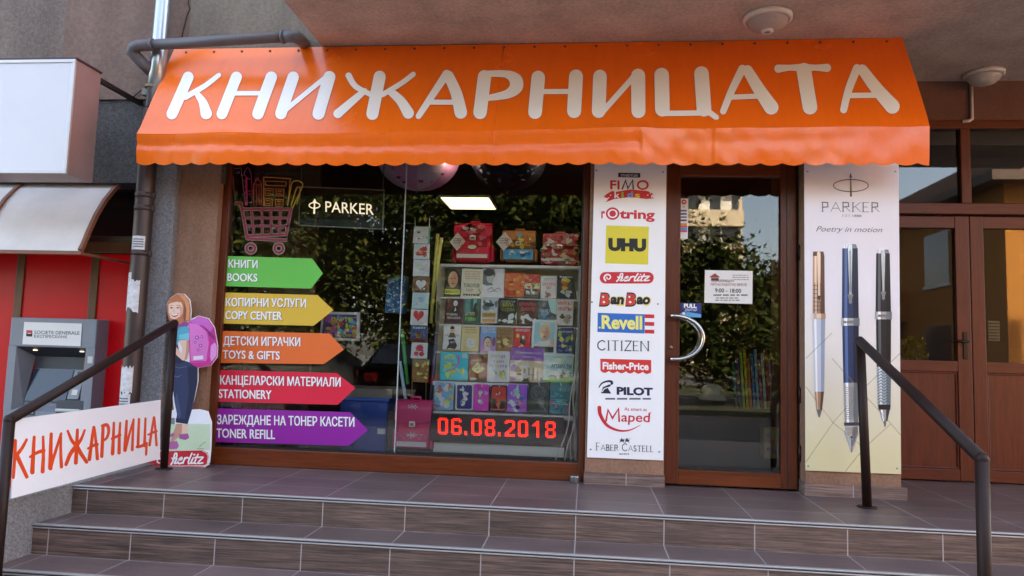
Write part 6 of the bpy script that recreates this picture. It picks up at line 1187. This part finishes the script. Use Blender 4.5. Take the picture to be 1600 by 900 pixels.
# tall blue patterned gift bag, framed poster, bins
b = MB(); q = [P(606, 434, .9), P(634, 431, .9), P(630, 489, .9), P(601, 488, .9)]; b.prism(q, (0, .1, 0), M('#1d4a7c', .4, var=.2, vs_=20)); o = tag(b.build('gift_bag'), 'blue patterned gift bag hanging left of the card rack', 'bag')
a = Art(at(.9)); rd_ = random.Random(6)
for i in range(90):
    u, v = 604 + 26 * rd_.random(), 436 + 50 * rd_.random(); a.rect(u, v, u + 1 + 2.5 * rd_.random(), v + 1 + 2 * rd_.random(), M(('#4a90c8', '#a8b04a', '#88c0d8', '#14305c')[i % 4]), 0)
a.build('pattern', o)
t = thing('framed_poster', 'colourful balloon poster in a white frame inside the shop', 'picture', P(533, 534, .8))
b = MB(); b.prism([P(503, 487, .8), P(562, 488, .8), P(561, 533, .8), P(499, 530, .8)], (0, .02, 0), M('#d8d6d2', .45)); b.build('frame', t)
a = Art(at(.798)); a.poly([(506, 491), (557.5, 492), (556.5, 529), (503, 526)], M('#4a2c54', .4), 0)
for i in range(42): a.ell(508 + 46 * rd_.random(), 495 + 30 * rd_.random(), 2 + 3 * rd_.random(), 2.2 + 3 * rd_.random(), M(('#c84a7c', '#d8a83a', '#4aa05a', '#d86a34', '#5a4aa8', '#3a8ac0', '#c83a3a')[i % 7]), 1 + i % 3, 12)
a.text('ПАРТИ', 518, 502, 551, 503, 6, M('#e8c84a'), 5, .03); a.text('БАЛОНИ', 524, 526, 549, 526.6, 5, M('#e8d05a'), 5, .03); a.build('print', t)
BLU = M('#203a78', .5, var=.1)
t = thing('blue_crate', 'dark blue plastic crate on the floor behind the purple arrow sticker', 'crate', P(570, 712, .45))
p, q = P(528, 690, .45), P(606, 628, .45); b = MB(); b.box((p.x, .45, wz - .12), (q.x, .8, q.z), BLU, .012); b.build('body', t); b = MB(); b.box((p.x - .012, .438, q.z), (q.x + .012, .81, q.z + .025), M('#28488c', .5), .006); b.build('rim', t)
b = MB(); p = P(596, 674, .449); b.box((p.x - .03, .446, p.z - .02), (p.x + .03, .4495, p.z + .02), M('#c8c4bc', .6)); b.build('label_plate', t)
b = MB(); b.box((P(500, 690, .4).x, .46, P(540, 634, .5).z - .02), (P(606, 690, .4).x, .85, P(540, 630, .5).z + .03), M('#5a544e', .5, var=.15)); tag(b.build('grey_box'), 'grey flat box lying on the blue crate', 'box')
bpy.data.objects['grey_box'].location.z = P(606, 628, .45).z + .026
# long rolls of wrapping paper beside the card rack
for i, (xa, ya, xb, yb, c, lb) in enumerate(((684, 366, 673, 505, '#8a8440', 'olive wrapping paper roll leaning between the card rack and the books'), (690, 372, 676, 470, '#a09a54', 'pale yellow green wrapping paper roll beside the olive roll'), (682, 520, 672, 640, '#4c4258', 'grey violet wrapping paper roll below the olive roll'), (686, 470, 677, 590, '#3c3a40', 'charcoal wrapping paper roll beside the pencil cases'), (628, 515, 637, 600, '#2f7a3c', 'green wrapping paper roll left of the card rack'), (625, 565, 636, 640, '#7c94a8', 'pale blue wrapping paper roll leaning left of the card rack'))):
    b = MB(); p, q = P(xa, ya, .40 + .02 * i), P(xb, yb, .36 + .02 * i); b.tube([p, q], .013, M(c, .4, var=.25, vs_=30), n=12); b.tube([p + (p - q).normalized() * .0005, p + (q - p).normalized() * .004], .0138, M('#c8c0b0', .6), n=12); tag(b.build('wrapping_roll'), lb, 'paper roll', 'rolls of wrapping paper in the shop window')
# white cables by the window frame
rd_ = random.Random(21); CAB = M('#c2beb6', .5)
cl_ = ['thick white cable nearest the window frame', 'white cable crossing in front of the LED display', 'white cable looping beside the dark teal pencil case', 'pale cable twisting behind the other cables', 'thin white cable running from the ceiling to the window sill', 'white cable hanging slack in the right corner of the window']
for i in range(6):
    xt, xb = 903 + rd_.uniform(-3, 4), (897, 866, 885, 891, 894, 899)[i]; Y = .13 + .015 * i; pts = []
    for j in range(17):
        u = j / 16; y = (470 + 20 * i if i else 455) + (722 - (470 + 20 * i)) * u; x = xt + (xb - xt) * u ** 2.2 + 3.0 * math.sin(u * 7 + i * 1.9) + 1.5 * math.sin(u * 17 + i); pts.append(P(x, y, Y))
    b = MB(); b.tube(pts, .0042 if i else .0055, CAB, n=7); tag(b.build('cable'), cl_[i], 'cable', 'white cables in the window corner')
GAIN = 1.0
# behind the door glass: a stand of coloured rolls and a floral box
DX = lambda px, Y, py=600: P(px, py, Y).x
t = thing('roll_stand', 'dark stand full of bright coloured paper rolls behind the door glass', 'rack', P(1185, 665, .9))
for i, c in enumerate(('#2c7a6a', '#5a3c7c', '#8cb03a', '#c8b43a', '#d86a34', '#3a80b8', '#7ab0d8', '#b03a5c', '#c8ccd0', '#a82c34', '#d88ab0', '#2a3a7c')):
    x = 1150 + i * 5.6; b = MB(); p, q = P(x - 4, 566 - (i * 7) % 22, .95), P(x + 3, 662, .9); b.tube([p, q], .011, M(c, .4, var=.2, vs_=25), n=10); b.build('roll', t)
b = MB(); p, q = P(1146, 662, .88), P(1219, 640, .88); b.box((p.x, .88, 0), (q.x, 1.0, q.z), M('#221c1c', .6)); b.build('stand', t)
t = thing('floral_box', 'pale yellow box printed with flowers behind the door glass', 'box', P(1208, 714, .5)); p, q = P(1194, 716, .5), P(1222, 670, .5)
b = MB(); b.box((p.x, .5, p.z), (q.x, .62, q.z), M('#b8a468', .6, var=.1), .004); b.build('carton', t)
a = Art(at(.499)); 
for x, y, c in ((1200, 680, '#7c8cb0'), (1207, 690, '#c86a8a'), (1201, 702, '#b03a4a'), (1212, 676, '#9aa86a'), (1210, 706, '#8a6aa8')):
    for j in range(5): a.ell(x + 2 * math.cos(j * 1.257), y + 2 * math.sin(j * 1.257), 1.5, 1.5, M(c), 0, 8)
a.build('flower_print', t)
t = thing('white_cap', 'white cap hung on a peg behind the lower door glass', 'cap', P(1114, 612, .7)); c = P(1114, 618, .7)
b = MB(); b.lathe([(.085, 0), (.083, .03), (.07, .065), (.04, .085), (0, .09)], M('#8a8474', .7, var=.08), (c.x, .72, c.z), n=20); b.build('crown', t)
b = MB(); n = 10; vs_ = [(c.x + .085 * math.cos(R(180 + 18 * i)), .72 + .085 * math.sin(R(180 + 18 * i)), c.z) for i in range(n + 1)] + [(c.x + .1 * math.cos(R(180 + 18 * i)), .72 + .15 * math.sin(R(180 + 18 * i)), c.z - .03) for i in range(n + 1)]; b.add(vs_, [(i, i + 1, n + 2 + i, n + 1 + i) for i in range(n)], M('#8a8474', .7, var=.08), True); b.build('peak', t)
b = MB(); b.box((c.x - .3, .8, 0), (c.x + .18, 1.1, c.z - .0), M('#241e20', .6)); tag(b.build('low_counter'), 'dark low counter under the white cap inside the shop', 'counter')
# steel ashtray by the pillar
p = PZ(898, 750, 0); b = MB(); r_ = .034; b.lathe([(0, .002), (r_ * .95, .002), (r_, .004), (r_, .04), (r_ * 1.04, .045), (r_ * .96, .045), (r_ * .92, .015), (0, .015)], M('#a8a6a2', .25, .9), (p.x, -.05, 0), n=28); tag(b.build('ashtray'), 'small round steel ashtray on the landing beside the window frame', 'ashtray')

# ------------------------------------------------------------ the street behind the camera (seen in the glass)
LEAF = [M('#36431f', .9, spec=.05), M('#414a24', .9, spec=.05), M('#28351b', .9, spec=.05), M('#4d4c28', .9, spec=.05)]; BARK = M('#4a3a2c', .9, bump=.6, bs=20)
def tree(x, y, h, r, seed, label, n=5200):
    rd = random.Random(seed); t = thing('tree', label, 'tree', (x, y, GZ), 'street trees across the road')
    b = MB(); b.tube([(x, y, GZ), (x + .06, y, GZ + h * .3), (x - .05, y + .05, GZ + h * .62)], [.17, .13, .07], BARK, n=10); b.build('trunk', t)
    b = MB(); cl = []
    for i in range(60):
        a = rd.uniform(0, 6.283); u = rd.random() ** .6; z = rd.uniform(.22, 1.0); rr = r * u * (1.05 - .6 * abs(z - .5) ** 1.4 * 2); cl.append(Vector((x + rr * math.cos(a), y + rr * math.sin(a), GZ + h * z)))
        if i < 9: bb = MB(); bb.tube([(x, y, GZ + h * (.22 + .04 * i)), (Vector((x, y, GZ + h * .3)) + cl[-1]) / 2, cl[-1]], [.05, .03, .012], BARK, n=6); bb.build('branch', t)
    for i in range(n):
        c = cl[rd.randrange(len(cl))]; s = r * .19; p = c + Vector((rd.gauss(0, s), rd.gauss(0, s), rd.gauss(0, s * .75)))
        d = Vector((rd.uniform(-1, 1), rd.uniform(-1, 1), rd.uniform(-.8, .6))).normalized(); e = d.cross(Vector((rd.uniform(-1, 1), rd.uniform(-1, 1), 1)).normalized()).normalized(); L = rd.uniform(.06, .12)
        b.add([p - d * L, p + e * L * .5, p + d * L, p - e * L * .5], [(0, 1, 2, 3)], LEAF[0 if i % 3 == 0 else rd.randrange(4)])
    me = b.build('crown', t)
TR_ = [(-12.4, -16.5, 8.4, 3.0, 'dense tree at the far end of the row across the road'), (-8.2, -15, 7.6, 2.8, 'dense tree behind the silver hatchback'), (-4.8, -14.6, 7.6, 2.7, 'broad tree behind the dark green car'), (-1.6, -15.0, 7.4, 2.7, 'tall tree opposite the book display'), (.9, -14.8, 5.4, 2.1, 'rounded tree standing opposite the brand board'), (3.5, -15.6, 4.3, 2.0, 'low tree opposite the shop door'), (6.7, -18, 2.5, 1.5, 'smallest tree near the orange house')]
for i, (x, y, h, r, lb) in enumerate(TR_): tree(x, y, h, r, 31 + i, lb, 17000 if i < 5 else 11000)
BACK = [('tall back row tree far along the lawn', -20, -24, 1.5), ('tall back row tree behind the far end tree', -15.5, -21.5, 1.35), ('tall back row tree behind the silver hatchback', -11, -23, 1.4), ('tall back row tree behind the dark green car', -7, -21.5, 1.35), ('tall back row tree behind the book display opposite', -3.2, -22.5, 1.4), ('tall back row tree beside the pale apartment block', .2, -23, 1.25)]
src = [o for o in bpy.data.objects if o.name.startswith('tree') and o.parent is None][:5]
for k_, (lb, x, y, sc) in enumerate(BACK):
    o = src[k_ % 5]; c = o.copy(); COL.objects.link(c); c.location = (x, y, GZ); c.scale = (sc * 1.1, sc, sc); c.rotation_euler.z = k_ * 1.3; c['label'] = lb
    for ch in o.children: d = ch.copy(); COL.objects.link(d); d.parent = c
# pale apartment block across the trees
AP = thing('apartment_block', 'pale apartment block with bands of glazed balconies across the road', 'building', (3, -58, GZ))
CRM = plaster('plaster_cream', '#cdbfa8', 20, .2, .08); WN = M('#30363c', .15); WF = M('#d8d8d4', .5)
b = MB(); b.box((1.5, -74, GZ), (12.7, -58, 27), CRM); b.build('wall', AP)
for fl_ in range(9):
    z = GZ + 1.2 + fl_ * 2.9; b = MB(); b.box((1.5, -57.98, z + 1.0), (12.4, -57.9, z + 2.5), WN); b.build('window_band', AP)
    b = MB(); b.box((1.5, -57.9, z - .4), (12.7, -57.2, z + .95), CRM); b.build('balcony', AP)
    b = MB()
    for i in range(6): x = 1.9 + i * 1.8; b.box((x, -57.88, z + .95), (x + (.9 if (i * 7 + fl_ * 3) % 5 < 3 else .12), -57.8, z + 2.5), WF)
    b.build('window_frame', AP)
# orange house on the right
OH = thing('orange_house', 'orange rendered house wing with balconies on the other side of the yard', 'building', (12, -14, GZ)); OW = plaster('plaster_orange', '#b87c40', 25, .2, .08)
hx, hy, hz = 9.3, -11.0, 5.0
b = MB(); b.box((hx, -42, GZ), (hx + 9, hy, hz), OW); b.build('wall', OH)
b = MB(); b.box((hx - .45, -42, hz), (hx + 9.5, hy + .4, hz + .22), M('#5a4a44', .7)); b.box((hx + 1.5, -40, hz + .22), (hx + 8, hy - 2, hz + 1.6), M('#7a5a4a', .7)); b.build('roof', OH)
for y0 in (-13.6, -17.6, -22.5, -28, -34):
    for z0 in (.5, 3.0):
        b = MB(); b.box((hx - .02, y0 - 1.4, z0), (hx + .1, y0, z0 + 1.4), WN); w_2 = b.build('window', OH); b = MB(); b.box((hx - .05, y0 - 1.48, z0 - .08), (hx - .01, y0 + .08, z0), WF); b.build('sill', w_2)
for y0 in (-16.2, -25.8):
    b = MB(); b.box((hx - 1.1, y0 - 3.6, 2.1), (hx, y0, 2.25), OW); b.box((hx - 1.1, y0 - 3.6, 2.25), (hx - 1.0, y0, 3.0), OW); b.box((hx - 1.0, y0 - .1, 2.25), (hx, y0, 3.0), OW); b.build('balcony', OH)
    b = MB(); b.tube([(hx - 1.05, y0 - 3.6, 3.1), (hx - 1.05, y0, 3.1)], .03, M('#aaaaaa', .4, .7)); b.build('balcony_rail', OH)
b = MB(); b.box((hx + 3.6, hy - .1, .6), (hx + 5.0, hy + .02, 2.1), WN); b.build('window', OH)
# parked cars
def car(x, y, rz, col, label):
    t = thing('parked_car', label, 'car', (x, y, GZ), 'cars parked on the road', (0, 0, rz)); body = M(col, .25, .4, coat=.6); tyre = M('#17171a', .8); rim = M('#a8aaac', .3, .8); gl_ = M('#1c2226', .08)
    ob = []; o0 = (x, y, GZ)
    def bd(mb, nm, par=t):
        o = mb.build(nm, par, origin=o0); o.location = (0, 0, 0); return o
    prof = [(-1.95, .28), (-2.0, .55), (-1.92, .78), (-1.1, .9), (-.55, 1.36), (.1, 1.46), (1.0, 1.42), (1.65, 1.0), (1.95, .92), (2.0, .5), (1.93, .28)]
    b = MB(); vs_ = []
    for w, k_ in ((-.82, .0), (-.86, .0), (.86, 0), (.82, 0)):
        for px_, pz in prof:
            tw = w * (1 - .22 * max(0, (pz - .85) / .6)); vs_.append((x + px_, y + tw, GZ + pz))
    n = len(prof); b.add(vs_, [(j * n + i, j * n + (i + 1) % n, (j + 1) * n + (i + 1) % n, (j + 1) * n + i) for j in range(3) for i in range(n)], body, True)
    tr = tessellate_polygon([[Vector((a_, c_, 0)) for a_, c_ in prof]]); b.add(vs_[:n], tr, body); b.add(vs_[3 * n:], [q[::-1] for q in tr], body); bd(b, 'body')
    for s in (-1, 1):
        b = MB(); q = [(-.95, .95), (-.52, 1.3), (.1, 1.38), (.12, .95)]; b.add([(x + u, y + s * (.875 - .19 * max(0, (v - .85) / .6)), GZ + v) for u, v in q], [(0, 1, 2, 3)], gl_); bd(b, 'window')
        b = MB(); q = [(.2, .95), (.2, 1.38), (.95, 1.33), (1.4, .98)]; b.add([(x + u, y + s * (.875 - .19 * max(0, (v - .85) / .6)), GZ + v) for u, v in q], [(0, 1, 2, 3)], gl_); bd(b, 'window')
    b = MB(); b.add([(x + 1.06, y - .62, GZ + 1.4), (x + 1.06, y + .62, GZ + 1.4), (x + 1.66, y + .72, GZ + 1.03), (x + 1.66, y - .72, GZ + 1.03)], [(0, 1, 2, 3)], gl_); bd(b, 'rear_window')
    b = MB(); b.add([(x - .6, y - .62, GZ + 1.36), (x - .6, y + .62, GZ + 1.36), (x - 1.1, y + .74, GZ + .93), (x - 1.1, y - .74, GZ + .93)], [(0, 3, 2, 1)], gl_); bd(b, 'windscreen')
    for u in (-1.25, 1.25):
        for s in (-1, 1):
            b = MB(); b.lathe([(.15, -.1), (.29, -.1), (.31, -.06), (.31, .06), (.29, .1), (.15, .1)], tyre, (x + u, y + s * .8, GZ + .31), 'y', 22); w0 = bd(b, 'wheel'); b = MB(); b.lathe([(0, s * .09), (.19, s * .105), (.2, s * .08)], rim, (x + u, y + s * .8, GZ + .31), 'y', 18); bd(b, 'rim', w0)
    for s in (-1, 1):
        b = MB(); b.box((x + 1.94, y + s * .6 - .12, GZ + .68), (x + 2.0, y + s * .6 + .12, GZ + .86), M('#a01c1c', .3), .01); bd(b, 'tail_light'); b = MB(); b.box((x - 2.0, y + s * .58 - .14, GZ + .58), (x - 1.93, y + s * .58 + .14, GZ + .72), M('#d8dcdc', .15), .01); bd(b, 'headlight')
    b = MB(); b.box((x + 1.99, y - .26, GZ + .46), (x + 2.01, y + .26, GZ + .57), M('#d8d8d0', .5)); bd(b, 'number_plate')
car(-6.6, -10.2, 0, '#9aa09c', 'silver hatchback parked side on across the pavement')
car(-3.4, -10.4, R(90), '#1f3a2c', 'dark green car parked with its tail to the shop')
